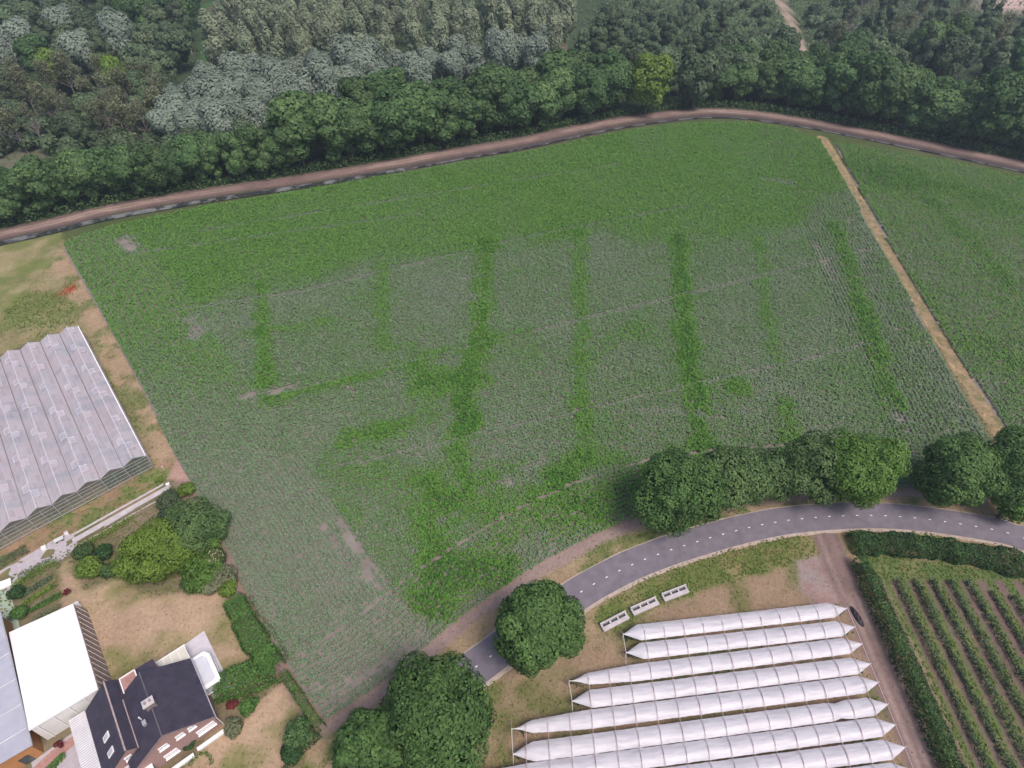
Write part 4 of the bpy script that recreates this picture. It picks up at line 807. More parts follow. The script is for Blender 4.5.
# ------------------------------------------------------------------ rain covers
covers = [((623, 634), (847.5, 608)), ((626, 652.5), (855.5, 626.5)), ((569, 681), (862.5, 643.5)), ((572, 701), (871, 663.5)), ((511.5, 729), (879, 682)), ((513, 754), (888.5, 704)), ((455, 783), (896, 724.5)), ((455, 806), (906, 747)), ((455, 833), (914, 770))]
HZ = 1.9
names9 = ['farthest white film cover, nearest the pale slotted blocks', 'second white film cover, paired with the farthest one', 'third white film cover, reaching farther left than the two beyond it', 'fourth white film cover, just above the middle of the block',
          'fifth white film cover, middle one of the nine', 'sixth white film cover, with a nick in its edge near the right tip', 'seventh white film cover, cut by the bottom of the view', 'eighth white film cover, next to the nearest', 'nearest white film cover at the bottom of the view']
tipsW = []
for i, (a, b) in enumerate(covers):
    A_ = G(*a, HZ + .1); B_ = G(*b, HZ + .1); d = B_ - A_; L = np.linalg.norm(d); d = d / L; ang = math.atan2(d[1], d[0]); tipsW.append((A_, B_))
    o = empty('rain_cover', (A_[0], A_[1], 0), ang, names9[i], 'rain cover', 'white film rain covers over the fruit rows')
    half = 1.3; rise = .46; st = 3.25; tipL = 2.6 if i in (0, 1) else (4.2 if i % 2 == 0 else 3.0); tipR = 2.9
    nx = int(L / .4); xs = np.linspace(0, L, nx); nyy = 13; s = np.linspace(-1, 1, nyy)
    wf = np.minimum(1, np.minimum(xs / tipL, (L - xs) / tipR)) ** (.9 if i > 1 else 1); wf = np.maximum(wf, .02)
    if i in (2, 4, 6): wf = np.minimum(wf, .55 + .45 * np.clip(xs / 11., 0, 1)) * np.minimum(1, .25 + xs / tipL)
    off0 = ((57.0 - A_[0]) / d[0] - .9 * 3.25 / d[0]) % (3.25 / d[0]); st = 3.25 / d[0]; ph = ((xs - off0) % st) / st; sag = .10 * np.sin(np.pi * ph) ** .7
    flut = .03 * np.sin(xs * 5 + i) + .05 * (noise(xs, xs * 0 + i * 9, 2.0, 2) - .5)
    Wd = (half * (1 - .03 * np.sin(np.pi * ph)) + flut * .5) * wf
    if i == 5: Wd = Wd * (1 - .18 * np.exp(-((xs - (L - 8)) / .9) ** 2))
    Xg = xs[:, None] + 0 * s; Yg = Wd[:, None] * s[None]; Zg = HZ + (rise * (.25 + .75 * wf) - sag * .6)[:, None] * (1 - np.abs(s) ** 2.1)[None] + .007 * rng.normal(size=(nx, nyy)) * wf[:, None]
    me = indexed_mesh('film', np.stack([Xg, Yg, Zg], -1).reshape(-1, 3), grid_faces(nyy, nx)[:, ::-1], M['film'], True); link('film', me, o)
    for k in range(0, int(L / st) + 1):
        x = off0 + k * st
        if x < .6: continue
        if x > L - 1.5: break
        wk = float(np.interp(x, xs, Wd)) + .03; mb = MB(); pr = None
        for q_ in np.linspace(-1, 1, 9):
            p_ = (x, wk * q_, HZ + .05 + float(np.interp(x, xs, rise * (.25 + .75 * wf))) * (1 - abs(q_) ** 2.1))
            if pr: mb.bar(pr, p_, .055, n=4)
            pr = p_
        mb.build('hoop', M['alu'] if (k * 7 + i) % 3 else M['pink'], o)
        MB().bar((x, 0, -.1), (x, 0, HZ + .4), .09, n=6).build('post', M['greybark'], o)
    for x in (0.05, L - .05): MB().bar((x, 0, -.1), (x, 0, HZ + .25), .12, n=6).build('post', M['alu'], o)
    mb = MB(); mb.bar((0, 0, HZ + .1), (L, 0, HZ + .1), .05); mb.build('ridge_wire', M['alu'], o)
# transverse cables tying the rows together
for k in range(17):
    t = (k + .5) / 17; x = 57.0 - 3.25 * (k + .9)
    prs = []
    for (A_, B_) in tipsW:
        if x < A_[0] + .3: continue
        tt = (x - A_[0]) / (B_[0] - A_[0]); prs.append(A_ + (B_ - A_) * tt)
    if len(prs) < 2: continue
    mb = MB(); P0, P1 = prs[0], prs[-1]
    for a_, b_ in zip(prs[:-1], prs[1:]):
        m_ = (a_ + b_) / 2; mb.bar((*a_, HZ + .72), (*m_, HZ + .25), .05); mb.bar((*m_, HZ + .25), (*b_, HZ + .72), .05)
    tag(mb.build('support_cable', M['pink']), '%s pinkish cable from the right crossing over the white covers' % ordn(k + 1), 'cable', 'cables crossing the rain covers')
for (i, j) in ((0, 1), (2, 3), (4, 5)):
    a_ = tipsW[i][0]; b_ = tipsW[j][0]; e = b_ + (b_ - a_) * .55
    mb = MB(); mb.bar((*a_, HZ + .1), (*b_, HZ + .1), .06); mb.bar((*b_, HZ + .1), (*e, .05), .05); mb.bar((*(a_ - (b_ - a_) * .5), .05), (*a_, HZ + .1), .05)
    tag(mb.build('tie_wire', M['alu']), 'tie wire joining the left tips of the %s pair of white covers' % ('farthest', 'second', 'third')[i // 2], 'wire')
mb = MB(); a_ = tipsW[0][1]; b_ = tipsW[8][1]; mb.bar((*a_, HZ + .1), (*b_, HZ + .1), .07); tag(mb.build('end_wire', M['pink']), 'long wire joining the right tips of all white covers beside the lane', 'wire')
# green crop strips under the covers
N = 9000; V = []
for (A_, B_) in tipsW:
    n = 900; t = rng.uniform(.01, .985, n); p_ = A_ + (B_ - A_) * t[:, None]; P = np.stack([p_[:, 0] + rng.normal(0, .2, n), p_[:, 1] - .0 + rng.normal(0, .38, n), rng.uniform(.2, 1.35, n)], -1); V.append(leaf_quads(P, dirs(n, .8), rng.uniform(.25, .5, n)))
for i, V_ in enumerate(V): tag(link('berry_row', quads_mesh('berry_row', V_, M['darkhedge'], rng.random(len(V_)))), 'dark green berry row under the %s white cover from the far side' % ordn(i + 1), 'berry row', 'berry rows under the covers')
# black sheet heap by the first tips
mb = None
xs, ys = np.meshgrid(np.linspace(-1, 1, 22), np.linspace(-1, 1, 40)); r_ = np.sqrt(xs ** 2 + ys ** 2)
Zs = np.clip(1 - r_ ** 2, 0, 1) * .5 * (1 + .9 * (noise(xs * 3, ys * 6, .6, 1) - .5)) - .03
c0 = G(855, 616); V = np.stack([c0[0] + .3 + xs * .62 + ys * -.35, c0[1] - .1 + ys * 1.9, Zs], -1).reshape(-1, 3)
tag(link('plastic_heap', indexed_mesh('plastic_heap', V, grid_faces(22, 40), M['blacksheet'], True)), 'crumpled heap of black plastic beside the lane at the first cover tips', 'plastic heap')

# ------------------------------------------------------------------ pale slotted blocks by the verge
for (a, b, lab) in [((601, 627), (628, 613), 'left one of the three pale slotted concrete troughs'), ((631, 611), (658, 599), 'middle one of the three pale slotted concrete troughs'), ((662, 597), (688, 587), 'right one of the three pale slotted concrete troughs')]:
    A_ = G(*a, .3); B_ = G(*b, .3); d = B_ - A_; L = np.linalg.norm(d) - .3; o = empty('concrete_trough', (A_[0], A_[1], 0), math.atan2(d[1], d[0]), lab + ' in the grass', 'trough', 'pale troughs on the verge')
    mb = MB(); mb.box(0, L, -.95, -.25, 0, .55); mb.build('front_beam', M['concrete'], o, bevel=.04)
    mb = MB(); mb.box(0, L, .22, .48, 0, .85); mb.build('rear_rail', M['concrete'], o, bevel=.04)
    mb = MB()
    for t in (0, .32, .62, .93): mb.box(t * L + (.003 if t == 0 else 0), t * L + L * .06, -.247, .217, 0, .62)
    mb.build('cross_tie', M['concrete'], o, bevel=.02)
    mb = MB(); mb.box(.05, L - .05, -.24, .21, 0, .2); mb.build('slot_shade', M['darkglass'], o)  # near-black block between the beams stands in for shade in the slots

# ------------------------------------------------------------------ glasshouse
Q = np.array((-73.8, 74.7)); gd = np.array((-.645, .765)); gn = np.array((-.735, -.678))
gang = math.atan2(gd[1], gd[0])          # local +X along the ridges, local +Y to the left (spans)
go = empty('glasshouse', (Q[0], Q[1], 0), gang, 'large multi-span glasshouse with whitewashed roof beside the rough meadow', 'greenhouse')
SP, NS, GL, EH, RH = 4.27, 9, 53.0, 4.0, 5.0
sk_ = float(np.dot(gn, gd)); cx = math.sqrt(1 - sk_ * sk_)
def gl(u, v): return (u + v * sk_, v * cx)     # u along the ridge, v across (skewed end like the real one)
for k in range(NS):
    for side in (0, 1):
        v0, v1 = (k * SP, (k + .5) * SP) if side == 0 else ((k + .5) * SP, (k + 1) * SP); z0, z1 = (EH, RH) if side == 0 else (RH, EH)
        mb = MB(); mb.poly([(*gl(0, v0), z0), (*gl(GL, v0), z0), (*gl(GL, v1), z1), (*gl(0, v1), z1)]); mb.build('roof_slope', M['ghroof'], go)
    mb = MB(); mb.bar((*gl(-.05, (k + .5) * SP), RH + .03), (*gl(GL + .05, (k + .5) * SP), RH + .03), .09); mb.build('ridge_bar', M['alu'], go)
    for e in (0, GL):
        mb = MB(); mb.poly([(*gl(e, k * SP), EH), (*gl(e, (k + .5) * SP), RH), (*gl(e, (k + 1) * SP), EH)]); mb.build('gable_pane', M['pane'] if e == 0 else M['ghroof'], go)
    for j in range(11):
        for side in (0, 1):
            if (k * 3 + j * 2 + side) % 13 == 5: continue
            u = 3 + j * 4.7 + side * 2.3 + (k % 2) * .6
            if u > GL - 2: continue
            v0 = (k + .5) * SP; v1 = v0 + (-1.15 if side == 0 else 1.15); zt = RH + .06; zb = RH - .28
            mb = MB(); mb.prism([(*gl(u, v0), zt - .05), (*gl(u + 1.9, v0), zt - .05), (*gl(u + 1.9, v1), zb - .05), (*gl(u, v1), zb - .05)], [(*gl(u, v0), zt), (*gl(u + 1.9, v0), zt), (*gl(u + 1.9, v1), zb), (*gl(u, v1), zb)])
            if (k + j) % 2 == 0: vt = mb.build('roof_vent', M['ghroof'], go); vf = MB(); c4 = [(*gl(u, v0), zt + .02), (*gl(u + 1.9, v0), zt + .02), (*gl(u + 1.9, v1), zb + .02), (*gl(u, v1), zb + .02)]
            if (k + j) % 2 == 0:
                for a_ in range(4): vf.bar(c4[a_], c4[(a_ + 1) % 4], .07)
                vf.build('vent_frame', M['ventglass'], vt)
for k in range(NS + 1):
    mb = MB(); mb.bar((*gl(0, k * SP), EH - .05), (*gl(GL, k * SP), EH + .02), .2, .14); mb.build('gutter', M['gutter'] if k else M['white'], go)
# glazed walls: frame of posts and rails with thin panes
for nm, (a, b) in dict(near=((0, 0), (0, NS * SP)), right=((0, 0), (GL, 0)), far=((GL, 0), (GL, NS * SP)), left=((0, NS * SP), (GL, NS * SP))).items():
    A_ = Vector((*gl(*a), 0)); B_ = Vector((*gl(*b), 0)); L = (B_ - A_).length; n_ = int(L / SP + .5) * (2 if nm in ('near', 'right') else 1); mb = MB()
    for i in range(n_ + 1):
        p_ = A_.lerp(B_, i / n_); mb.bar(p_, p_ + Vector((0, 0, EH)), .10 if i % 2 == 0 else .05)
    for z in (.35, 1.3, 2.2, 3.1, 3.85): mb.bar(A_ + Vector((0, 0, z)), B_ + Vector((0, 0, z)), .07 if z > .4 else .12)
    mb.build('wall_frame', M['metal'], go)
    mb = MB(); mb.poly([A_ + Vector((0, 0, .3)), B_ + Vector((0, 0, .3)), B_ + Vector((0, 0, EH - .1)), A_ + Vector((0, 0, EH - .1))]); mb.build('glass_wall', M['pane'], go)
# crop inside
ga = lambda u, v: Q + gd * u + gn * v
hedge([ga(1.2, .8), ga(1.2, 9.2)], 1.0, 2.6, M['darkhedge'], 'dark green plants behind the near glass wall of the glasshouse', name='glasshouse_plants', leaf=.3, dens=16, cat='plants')
hedge([ga(1.6, 14), ga(1.5, 20)], .8, 1.2, M['mixed'], 'lower green plants inside the glasshouse left of the dark ones', name='glasshouse_plants', leaf=.25, dens=14, cat='plants')

# ------------------------------------------------------------------ drive, yard, paving
CB = smooth_line(np.array([G(168, 486), G(72, 540)]), 1.0)
strip('concrete_drive', CB, .95, -.1 + .3, .03, M['concrete'])
strip('concrete_drive', along(CB - normals2(CB) * 1.05, 1.0)[:18], .25, .25, .034, M['concrete'])
strip('concrete_drive', CB + normals2(CB) * 2.0, .12, .12, .034, M['concrete'], jit=.15)
strip('concrete_drive', GP([(130, 503), (100, 521)]), 2.1, -1.1, .028, M['paving'])
sheet('paved_yard', GP([(74, 536), (78, 545), (62, 560), (52, 563), (36, 568), (20, 580), (8, 592), (-60, 640), (-120, 640), (-60, 600), (0, 571), (50, 542), (66, 533)]), .012, M['paving'])
sheet('mossy_yard', GP([(-60, 590), (0, 585), (12, 600), (18, 618), (20, 628), (4, 634), (-60, 650)]), .016, M['greenroof'])
sheet('patio', [HW(-6.5, 10), HW(-.6, 10), HW(-.6, 4.5), HW(2.3, 4.6), HW(2.0, 16.0), HW(-6.7, 15.3)], .03, surf('pale_patio', (.52, .49, .53), (.62, .59, .63), 1.2, detail=5))
sheet('front_yard', [HW(-24, 12.6), HW(-24, -4), HW(-12, -6), HW(-12, 13.7)], .012, M['paving'])
sheet('brick_path', [HW(-21.5, 12.4), HW(-28, 10.5), HW(-28, 9.5), HW(-17.8, 11.3), HW(-17.8, 12.6)], .02, M['brickpave'])
for pts, lab, mt in [([HW(-20, 10.6), HW(-24.5, 9.0)], 'flower bed of low green plants before the timber wall', 'hedge')]:
    hedge(pts, 1.0, .5, M[mt], lab, name='flower_bed', leaf=.26, dens=60, cat='flower bed', bumpy=.6)
x_, y_ = HW(-19.3, 10.9)
big_tree(58, 745, 4.5, 'dark magenta bush at the end of the flower bed', 'redbush', zc=.8, seed=61, name='garden_bush', leaves=500, leaf=.18, cat='bush', tr=.05, lobes=14)

# ------------------------------------------------------------------ white barn
hang = math.atan2(E1[1], E1[0])
bo = empty('barn', (HO[0], HO[1], 0), hang, 'white flat-roofed barn next to the dark-roofed house', 'barn')
bq = [(-21.55, 14.3), (-12.6, 14.2), (-12.9, 32.2), (-22.0, 33.4)]; bz = [4.8, 4.6, 3.2, 3.2]
mb = MB(); mb.prism([(a, b, 0) for a, b in bq], [(a * 1 + (.15 if i in (0, 3) else -.15), b + (.15 if i < 2 else -.15), z - .12) for i, ((a, b), z) in enumerate(zip(bq, bz))]); mb.build('wall', M['greyclad'], bo)
mb = MB(); mb.prism([(a, b, z - .1) for (a, b), z in zip(bq, bz)], [(a, b, z + .1) for (a, b), z in zip(bq, bz)]); mb.build('roof', M['barnroof'], bo)
mb = MB()
for i in range(15):
    t = i / 14; y = 14.6 + t * 17.2; x = -12.6 - .3 * t; zz = 4.6 - 1.4 * t
    mb.bar((x + .66 + .06 * t, y - .5, 0.02), (x + .1, y, zz - .25), .045)
mb.build('batten', M['white'], bo)
mb = MB(); mb.prism([(-12.75, 14.4, 0), (-11.9, 14.4, 0), (-12.2, 32.1, 0), (-13.05, 32.1, 0)], [(-12.75, 14.4, 4.4), (-12.55, 14.4, 4.4), (-12.85, 32.1, 3.0), (-13.05, 32.1, 3.0)]); mb.build('side_wall', M['netting'], bo)
mb = MB()
for i in range(5): mb.bar((-20.6 + i * 2, 14.21, .02), (-20.6 + i * 2, 14.21, 4.5), .10)
mb.build('wall_rib', M['white'], bo)
# blue-grey building with timber front at the left
so_ = empty('workshop', (HO[0], HO[1], 0), hang, 'long blue-grey roofed workshop with orange timber front at the left margin', 'workshop')
mb = MB(); mb.prism([(-34, 12.8, 0), (-22.3, 12.8, 0), (-22.6, 37.5, 0), (-34, 37.5, 0)], [(-34, 12.8, 3.9), (-22.3, 12.8, 3.9), (-22.6, 37.5, 3.9), (-34, 37.5, 3.9)]); mb.build('wall', M['timber'], so_)
for (a, b, za, zb) in [(-26.05, -22.0, 4.35, 4.02), (-30.1, -26.07, 4.03, 4.33), (-34.2, -30.12, 4.35, 4.03)]:
    mb = MB(); mb.prism([(a, 12.5, za - .08), (b, 12.5, zb - .08), (b - .3, 37.6, zb - .08), (a - .3, 37.6, za - .08)], [(a, 12.5, za), (b, 12.5, zb), (b - .3, 37.6, zb), (a - .3, 37.6, za)]); mb.build('roof', M['blueroof'], so_)
mb = MB(); mb.bar((-26.06, 12.4, 4.4), (-26.36, 37.7, 4.4), .12); mb.build('ridge_bar', M['metal'], so_)
mb = MB(); mb.bar((-21.9, 12.4, 4.05), (-22.2, 37.7, 4.05), .16); mb.build('gutter', M['metal'], so_)
mb = MB()
for y in (15.5, 19.5, 24, 29): mb.bar((-22.1, y, 4.1), (-26, y - .2, 4.43), .10, .05)
mb.build('roof_batten', M['alu'], so_)
mb = MB(); mb.box(-24.6, -23.4, 12.72, 12.797, 0, 2.1); mb.build('door', M['darkglass'], so_)

# ------------------------------------------------------------------ house
ho = empty('house', (HO[0], HO[1], 0), hang, 'brick house with two dark tiled gable roofs and white-framed windows', 'house')
XR, XA, XL, D1 = -.5, -6.25, -12.0, 10.5; ZE, ZR = 4.0, 8.4
def gable_wall(x0, xa, x1, y0, y1, ze, zr, name='wall'):
    mb = MB(); f = lambda y: [(x0, y, 0), (x1, y, 0), (x1, y, ze), (xa, y, zr), (x0, y, ze)]
    a = f(y0); b = f(y1); mb.prism(a, b); return mb.build(name, M['brick'], ho)
gable_wall(XL + .35, XA, XR - .35, .25, D1 - .2, ZE - .1, ZR - .32)
def slope(name, pts, th=.16, mat='rooftile'):
    mb = MB(); mb.prism([(x, y, z - th) for x, y, z in pts], pts); return mb.build(name, M[mat], ho)
slope('roof', [(XR, -.1, ZE), (XR, D1, ZE), (XA, D1, ZR), (XA, -.1, ZR)])
VX, VZ = -9.85, 5.72
slope('roof', [(XA - .01, -.1, ZR), (XA - .01, D1, ZR), (VX, D1, VZ), (VX, 1.9, VZ), (XL, 1.9, ZE), (XL, -.1, ZE)])
# wing
WA, WZ, WL, WZE, WD = -11.0, 7.0, -15.3, 3.0, 13.3
mb = MB(); a = [(WL + .3, 2.2, 0), (-9.7, 2.2, 0), (-9.7, 2.2, 5.4), (WA, 2.2, WZ - .2), (WL + .3, 2.2, WZE)]; mb.prism(a, [(x, WD - .2, z) for x, y, z in a]); mb.build('wing_wall', M['brick'], ho)
slope('wing_roof', [(WA, 1.9, WZ), (WA, WD, WZ), (WL, WD, WZE), (WL, 1.9, WZE)][::-1][::-1])
slope('wing_roof', [(VX + .02, 1.9, VZ + .02), (VX + .02, WD, VZ + .02), (WA + .01, WD, WZ), (WA + .01, 1.9, WZ)])
mb = MB(); mb.box(VX + .05, -4.9, D1 + .01, 12.9, 0, 5.3); mb.build('annex', M['brick'], ho)
mb = MB(); mb.prism([(VX + .1, D1 + .02, 5.35), (-4.8, D1 + .02, 5.35), (-4.8, 13.1, 5.35), (VX + .1, 13.1, 5.35)], [(VX + .1, D1 + .02, 5.75), (-4.8, D1 + .02, 5.6), (-4.8, 13.1, 5.6), (VX + .1, 13.1, 5.75)]); mb.build('annex_roof', M['rooftile'], ho)
mb = MB(); mb.box(-9.3, -7.3, D1 - .2, 12.7, 5.3, 6.1); ter = mb.build('roof_terrace', M['brickpave'], ho)
mb = MB()
for a, b in (((-9.35, 12.75), (-7.25, 12.75)), ((-9.35, 10.2), (-9.35, 12.75)), ((-7.25, 10.2), (-7.25, 12.75))): mb.bar((*a, 6.18), (*b, 6.18), .14)
mb.build('terrace_rail', M['white'], ter)
mb = MB(); mb.bar((WA, 1.85, WZ + .04), (WA, WD + .05, WZ + .04), .22, .12); mb.build('ridge_tiles', M['ridge'], ho)
mb = MB(); mb.bar((XA, -.12, ZR + .04), (XA, D1 + .02, ZR + .04), .16, .1); mb.build('ridge_tiles', surf('dark_ridge', (.09, .085, .1), (.14, .13, .15), 3), ho)
mb = MB(); mb.bar((VX, 1.8, VZ + .07), (VX, D1 - .8, VZ + .07), .14, .08); mb.build('valley_flashing', M['ridge'], ho)
# chimney with side flue on the ridge
mb = MB(); mb.box(-6.9, -5.6, 4.4, 5.4, 7.2, 9.35); ch = mb.build('chimney', surf('chimney_brick', (.16, .13, .13), (.28, .22, .21), 5), ho, bevel=.03)
mb = MB(); mb.box(-7.0, -5.5, 4.3, 5.5, 9.352, 9.47); mb.build('cap', M['concrete'], ch)
for x in (-6.6, -5.95): MB().bar((x, 4.9, 9.45), (x, 4.9, 9.85), .3, n=8).build('flue', M['ridge'], ch)
def on_wing(y, t): # point on wing's left slope
    return (WA + (WL - WA) * t, y, WZ + (WZE - WZ) * t)
for (y, t) in ((6.0, .38), (3.6, .38)):
    p0 = on_wing(y, t); p1 = on_wing(y + .9, t); p2 = on_wing(y + .9, t + .25); p3 = on_wing(y, t + .25)
    up = lambda p, h: (p[0] - h * .6, p[1], p[2] + h * .7)
    mb = MB(); mb.prism([up(p, .0) for p in (p0, p1, p2, p3)], [up(p, .12) for p in (p0, p1, p2, p3)]); s_ = mb.build('skylight', M['white'], ho)
    q0, q1, q2, q3 = on_wing(y + .12, t + .03), on_wing(y + .78, t + .03), on_wing(y + .78, t + .22), on_wing(y + .12, t + .22)
    mb = MB(); mb.prism([up(p, .121) for p in (q0, q1, q2, q3)], [up(p, .14) for p in (q0, q1, q2, q3)]); mb.build('pane', M['winglass'], s_)
mb = MB(); mb.box(-8.1, -7.6, 3.2, 3.9, 6.6, 7.75); mb.build('roof_vent', M['metal'], ho)
for (x, y) in ((-8.2, 4.6),): MB().bar((x, y, 6.6), (x, y, 7.8), .2, n=8).build('vent_pipe', M['white'], ho)
# front gable windows, door, gutters
def fwin(x0, x1, z0, z1, y=.25, slab=False, glass='winglass'):
    mb = MB(); mb.box(x0 - .12, x1 + .12, y - .1, y - .003, z0 - .1, z1 + .1); f = mb.build('window', M['white'], ho)
    mb = MB(); xm = (x0 + x1) / 2; mb.box(x0, xm - .05, y - .12, y - .101, z0, z1); mb.box(xm + .05, x1, y - .12, y - .101, z0, z1); mb.build('pane', M[glass], f)
    mb = MB(); mb.box(x0 - .2, x1 + .2, y - .32, y - .104, z0 - .2, z0 - .101); mb.build('sill', M['white'], f)
fwin(-3.9, -3.1, 4.6, 5.1); fwin(-5.6, -4.7, 4.6, 5.1); fwin(-7.9, -6.9, 4.6, 5.1)
fwin(-3.6, -1.3, 1.6, 2.6, glass='blind'); fwin(-8.3, -6.7, 1.3, 2.2, glass='blind'); fwin(-13.8, -12.6, 1.2, 2.3, y=2.2); fwin(-12.0, -11.3, 4.0, 4.7, y=2.2)
mb = MB(); mb.box(-11.2, -10.2, .1, .247, 0, 2.2); d_ = mb.build('door', M['white'], ho)
mb = MB(); mb.box(-10.4, -10.32, .04, .098, 1.0, 1.15); mb.build('handle', M['metal'], d_)
mb = MB(); mb.prism([(-11.6, -1.2, 2.4), (-9.8, -1.2, 2.4), (-9.8, .24, 2.6), (-11.6, .24, 2.6)], [(-11.6, -1.2, 2.52), (-9.8, -1.2, 2.52), (-9.8, .24, 2.72), (-11.6, .24, 2.72)]); mb.build('porch_roof', M['white'], ho)
mb = MB(); mb.bar((XR + .02, -.15, ZE - .05), (XR + .02, D1, ZE - .05), .15); mb.build('gutter', M['metal'], ho)
mb = MB(); mb.bar((XR - .1, .1, 0), (XR - .1, .1, ZE), .13, n=6); mb.build('downpipe', M['white'], ho)
mb = MB()
mb.bar((XR, -.14, ZE - .08), (XA, -.14, ZR - .08), .1, .2); mb.bar((XA, -.14, ZR - .08), (XL, -.14, ZE - .08), .1, .2); mb.build('barge_board', surf('barge', (.2, .15, .15), (.3, .22, .22), 2), ho)
# low white wall before the front
fw = empty('garden_wall', (HO[0], HO[1], 0), hang, 'low white garden wall running along the brick front of the house', 'wall')
mb = MB(); mb.box(-11.5, -5.4, -1.6, -1.2, 0, .55); mb.box(-4.6, -.4, -1.3, -.9, 0, .55); mb.build('wall_block', M['greyclad'], fw)
mb = MB(); mb.box(-11.6, -5.3, -1.68, -1.12, .552, .64); mb.box(-4.7, -.3, -1.38, -.82, .552, .64); mb.build('coping', M['white'], fw)
# conservatory
co = empty('conservatory', (HO[0], HO[1], 0), hang, 'white conservatory with clipped corners against the right wall of the house', 'conservatory')
cq = [(-.8, 5.2), (1.5, 5.2), (1.75, 5.5), (1.75, 10.1), (1.2, 10.9), (-.8, 10.9)]
mb = MB(); mb.prism([(x, y, 0) for x, y in cq], [(x, y, .6) for x, y in cq]); mb.build('base_wall', M['brick'], co)
ins = lambda k: [(x * 1 + (-k if x > 0 else 0), y + (k if y < 7 else -k)) for x, y in cq]
mb = MB(); mb.prism([(x, y, .602) for x, y in ins(.1)], [(x, y, 2.7) for x, y in ins(.1)]); mb.build('glazing', M['winglass'], co)
mb = MB()
for x, y in cq: mb.bar((x, y, .6), (x, y, 2.75), .14)
for i in range(len(cq) - 1): mb.bar((*cq[i], 2.75), (*cq[i + 1], 2.75), .16); mb.bar((*cq[i], .68), (*cq[i + 1], .68), .12)
mb.build('frame', M['white'], co)
mb = MB(); mb.prism([(x, y, 2.84) for x, y in cq], [(x, y, 2.98) for x, y in cq]); mb.build('roof', M['white'], co)
mb = MB(); k = ins(.45); mb.prism([(x, y, 2.983) for x, y in k], [(x, y, 3.03) for x, y in k]); mb.build('roof_panel', surf('pale_panel', (.55, .56, .62), (.62, .63, .68), 1, rough=.4), co)
# veranda with glazed roof
po = empty('veranda', (HO[0], HO[1], 0), hang, 'lean-to veranda with cream glazed panels and white rafters behind the house', 'veranda')
mb = MB(); mb.prism([(-4.7, 10.6, 2.85), (-.7, 10.6, 2.85), (-.9, 14.0, 2.45), (-6.6, 13.9, 2.45), (-6.6, 13.15, 2.55), (-4.7, 13.15, 2.55)], [(-4.7, 10.6, 2.9), (-.7, 10.6, 2.9), (-.9, 14.0, 2.5), (-6.6, 13.9, 2.5), (-6.6, 13.15, 2.6), (-4.7, 13.15, 2.6)]); mb.build('roof_panels', surf('cream_panel', (.62, .59, .5), (.72, .69, .6), 1, rough=.4), po)
mb = MB()
for i in range(6): x = -6.5 + i * 1.1; mb.bar((x + .2, 10.7 if x > -4.8 else 13.2, 2.96 if x > -4.8 else 2.64), (x, 14.05, 2.54), .1)
mb.bar((-6.6, 14.05, 2.5), (-.8, 14.1, 2.5), .2); mb.build('rafters', M['white'], po)
for x in (-6.5, -3.7, -.9): MB().bar((x, 14.0, 0), (x, 14.0, 2.45), .14).build('post', M['white'], po)
# corrugated lean-to
lo = empty('carport', (HO[0], HO[1], 0), hang, 'carport with pale corrugated roof along the left wing of the house', 'carport')
mb = MB(); mb.prism([(-17.7, 0.5, 2.5), (-15.45, .5, 2.72), (-15.45, 13.5, 2.72), (-17.7, 13.7, 2.5)], [(-17.7, .5, 2.58), (-15.45, .5, 2.8), (-15.45, 13.5, 2.8), (-17.7, 13.7, 2.58)]); mb.build('roof', M['corrug'], lo)
for y in (.8, 5, 9.2, 13.3): MB().bar((-17.5, y, 0), (-17.5, y, 2.5), .14).build('post', M['bark'], lo)

# ------------------------------------------------------------------ small things
# white bulk bag on the yard
def smallbox(px, py, name, label, cat, dims, mat, ang=.55, top=None):
    x, y = G(px, py); o = empty(name, (x, y, 0), ang, label, cat)
    a, b, h = dims; mb = MB(); mb.prism([(-a, -b, 0), (a, -b, 0), (a, b, 0), (-a, b, 0)], [(-a * .9, -b * .9, h), (a * .95, -b * .92, h), (a * .92, b * .95, h), (-a * .93, b * .9, h)]); mb.build('body', M[mat], o, bevel=.08); return o, a, b, h
o, a, b, h = smallbox(45, 549, 'bulk_bag', 'white bulk bag standing in the middle of the paved yard', 'bag', (.42, .4, .7), 'white')
mb = MB()
for sx in (-1, 1):
    for sy in (-1, 1): mb.bar((sx * a * .85, sy * b * .85, h), (sx * a * .5, sy * b * .5, h + .22), .07)
mb.build('lifting_loops', M['greyclad'], o)
x, y = G(61, 540); o = empty('hand_cart', (x, y, 0), .62, 'flat grey cart with a white crate at its end beside the drive', 'cart')
mb = MB(); mb.box(-.95, .6, -.4, .4, .42, .52); mb.build('deck', M['greyclad'], o)
for sx in (-.6, .3):
    for sy in (-.45, .4): MB().bar((sx, sy, .2), (sx, sy + .06, .2), .38, n=10).build('wheel', M['darkglass'], o)
mb = MB(); mb.bar((-.95, 0, .45), (-1.5, 0, .3), .06); mb.build('drawbar', M['metal'], o)
x, y = G(67, 533.5); o = empty('crate', (x, y, 0), .62, 'small white crate at the end of the flat grey cart', 'crate')
mb = MB(); mb.box(-.28, .28, -.25, .25, 0, .5); mb.build('crate_body', M['white'], o, bevel=.03); mb = MB(); mb.box(-.22, .22, -.2, .2, .502, .51); mb.build('crate_inside', M['concrete'], o)
x, y = G(79, 606); o = empty('water_barrel', (x, y, 0), 0, 'small white water barrel at the far right corner of the barn', 'barrel')
MB().bar((0, 0, 0), (0, 0, .95), .75, n=14).build('barrel', M['white'], o); MB().bar((0, 0, .952), (0, 0, 1.02), .8, n=14).build('lid', M['greyclad'], o)
x, y = G(6, 586); o = empty('cold_frame', (x, y, 0), .5, 'white sloping cold frame at the left margin by the paved yard', 'cold frame')
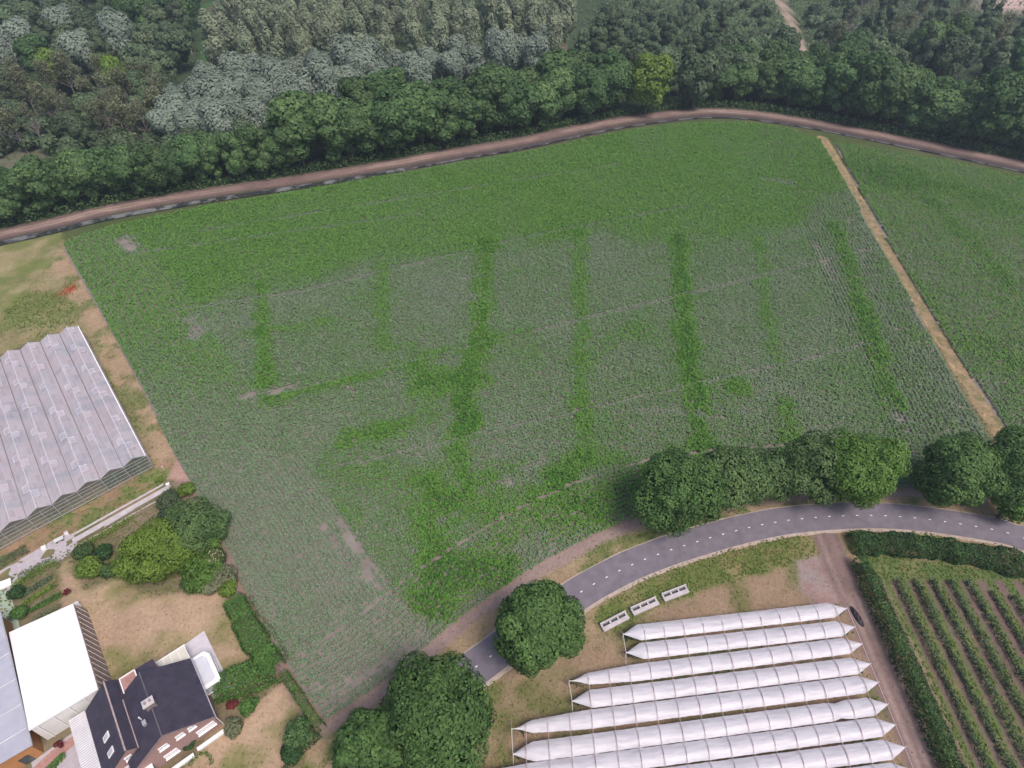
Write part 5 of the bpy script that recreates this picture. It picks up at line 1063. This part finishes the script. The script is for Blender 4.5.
mb = MB(); mb.prism([(-1, -.6, 0), (1, -.6, 0), (1, .6, 0), (-1, .6, 0)], [(-1, -.6, .4), (1, -.6, .4), (1, .6, .8), (-1, .6, .8)]); mb.build('frame_box', M['greyclad'], o)
mb = MB(); mb.prism([(-1.05, -.65, .41), (1.05, -.65, .41), (1.05, .65, .83), (-1.05, .65, .83)], [(-1.05, -.65, .46), (1.05, -.65, .46), (1.05, .65, .88), (-1.05, .65, .88)]); mb.build('lid', M['white'], o)
x, y = G(169, 486); o = empty('gate_post', (x, y, 0), .5, 'pale concrete post at the far end of the drive', 'post')
mb = MB(); mb.box(-.3, .3, -.25, .25, 0, .7); mb.build('post_block', M['alu'], o, bevel=.03); mb = MB(); mb.box(-.34, .34, -.29, .29, .702, .78); mb.build('cap', M['white'], o)
x, y = G(164, 470); o = empty('marker_post', (x, y, 0), 0, 'thin white marker post beside the glasshouse corner', 'post')
MB().bar((0, 0, 0), (0, 0, 1.0), .12, n=6).build('stake', M['alu'], o); MB().bar((0, 0, 1.0), (0, 0, 1.15), .2, n=6).build('cap', M['white'], o)
# post-and-wire fence of the garden by the maize
fo = empty('wire_fence', (0, 0, 0), 0, 'thin wire fence with stakes between the garden and the maize', 'fence')
fl = along(left_edge[4:] - np.array((1.0, .45)), 3.2); mb = MB()
for p_ in fl: mb.bar((*p_, 0), (*p_, 1.15), .09)
mb.build('stakes', M['bark'], fo); mb = MB()
for a_, b_ in zip(fl[:-1], fl[1:]):
    for z in (.5, 1.05): mb.bar((*a_, z), (*b_, z), .025)
mb.build('wires', M['metal'], fo)

# ------------------------------------------------------------------ air
x0, x1, y0, y1 = -3050, 3050, -2750, 3080
mb = MB(); mb.box(x0, x1, y0, y1, -2.2, 104)
hm = bpy.data.materials.new('haze'); hm.use_nodes = True; t = hm.node_tree; t.nodes.clear(); ou = t.nodes.new('ShaderNodeOutputMaterial'); pv = t.nodes.new('ShaderNodeVolumePrincipled')
pv.inputs['Color'].default_value = (.70, .82, 1.0, 1); pv.inputs['Density'].default_value = HAZE; pv.inputs['Anisotropy'].default_value = .3
t.links.new(pv.outputs[0], ou.inputs['Volume'])
tag(mb.build('haze', hm), kind='stuff')
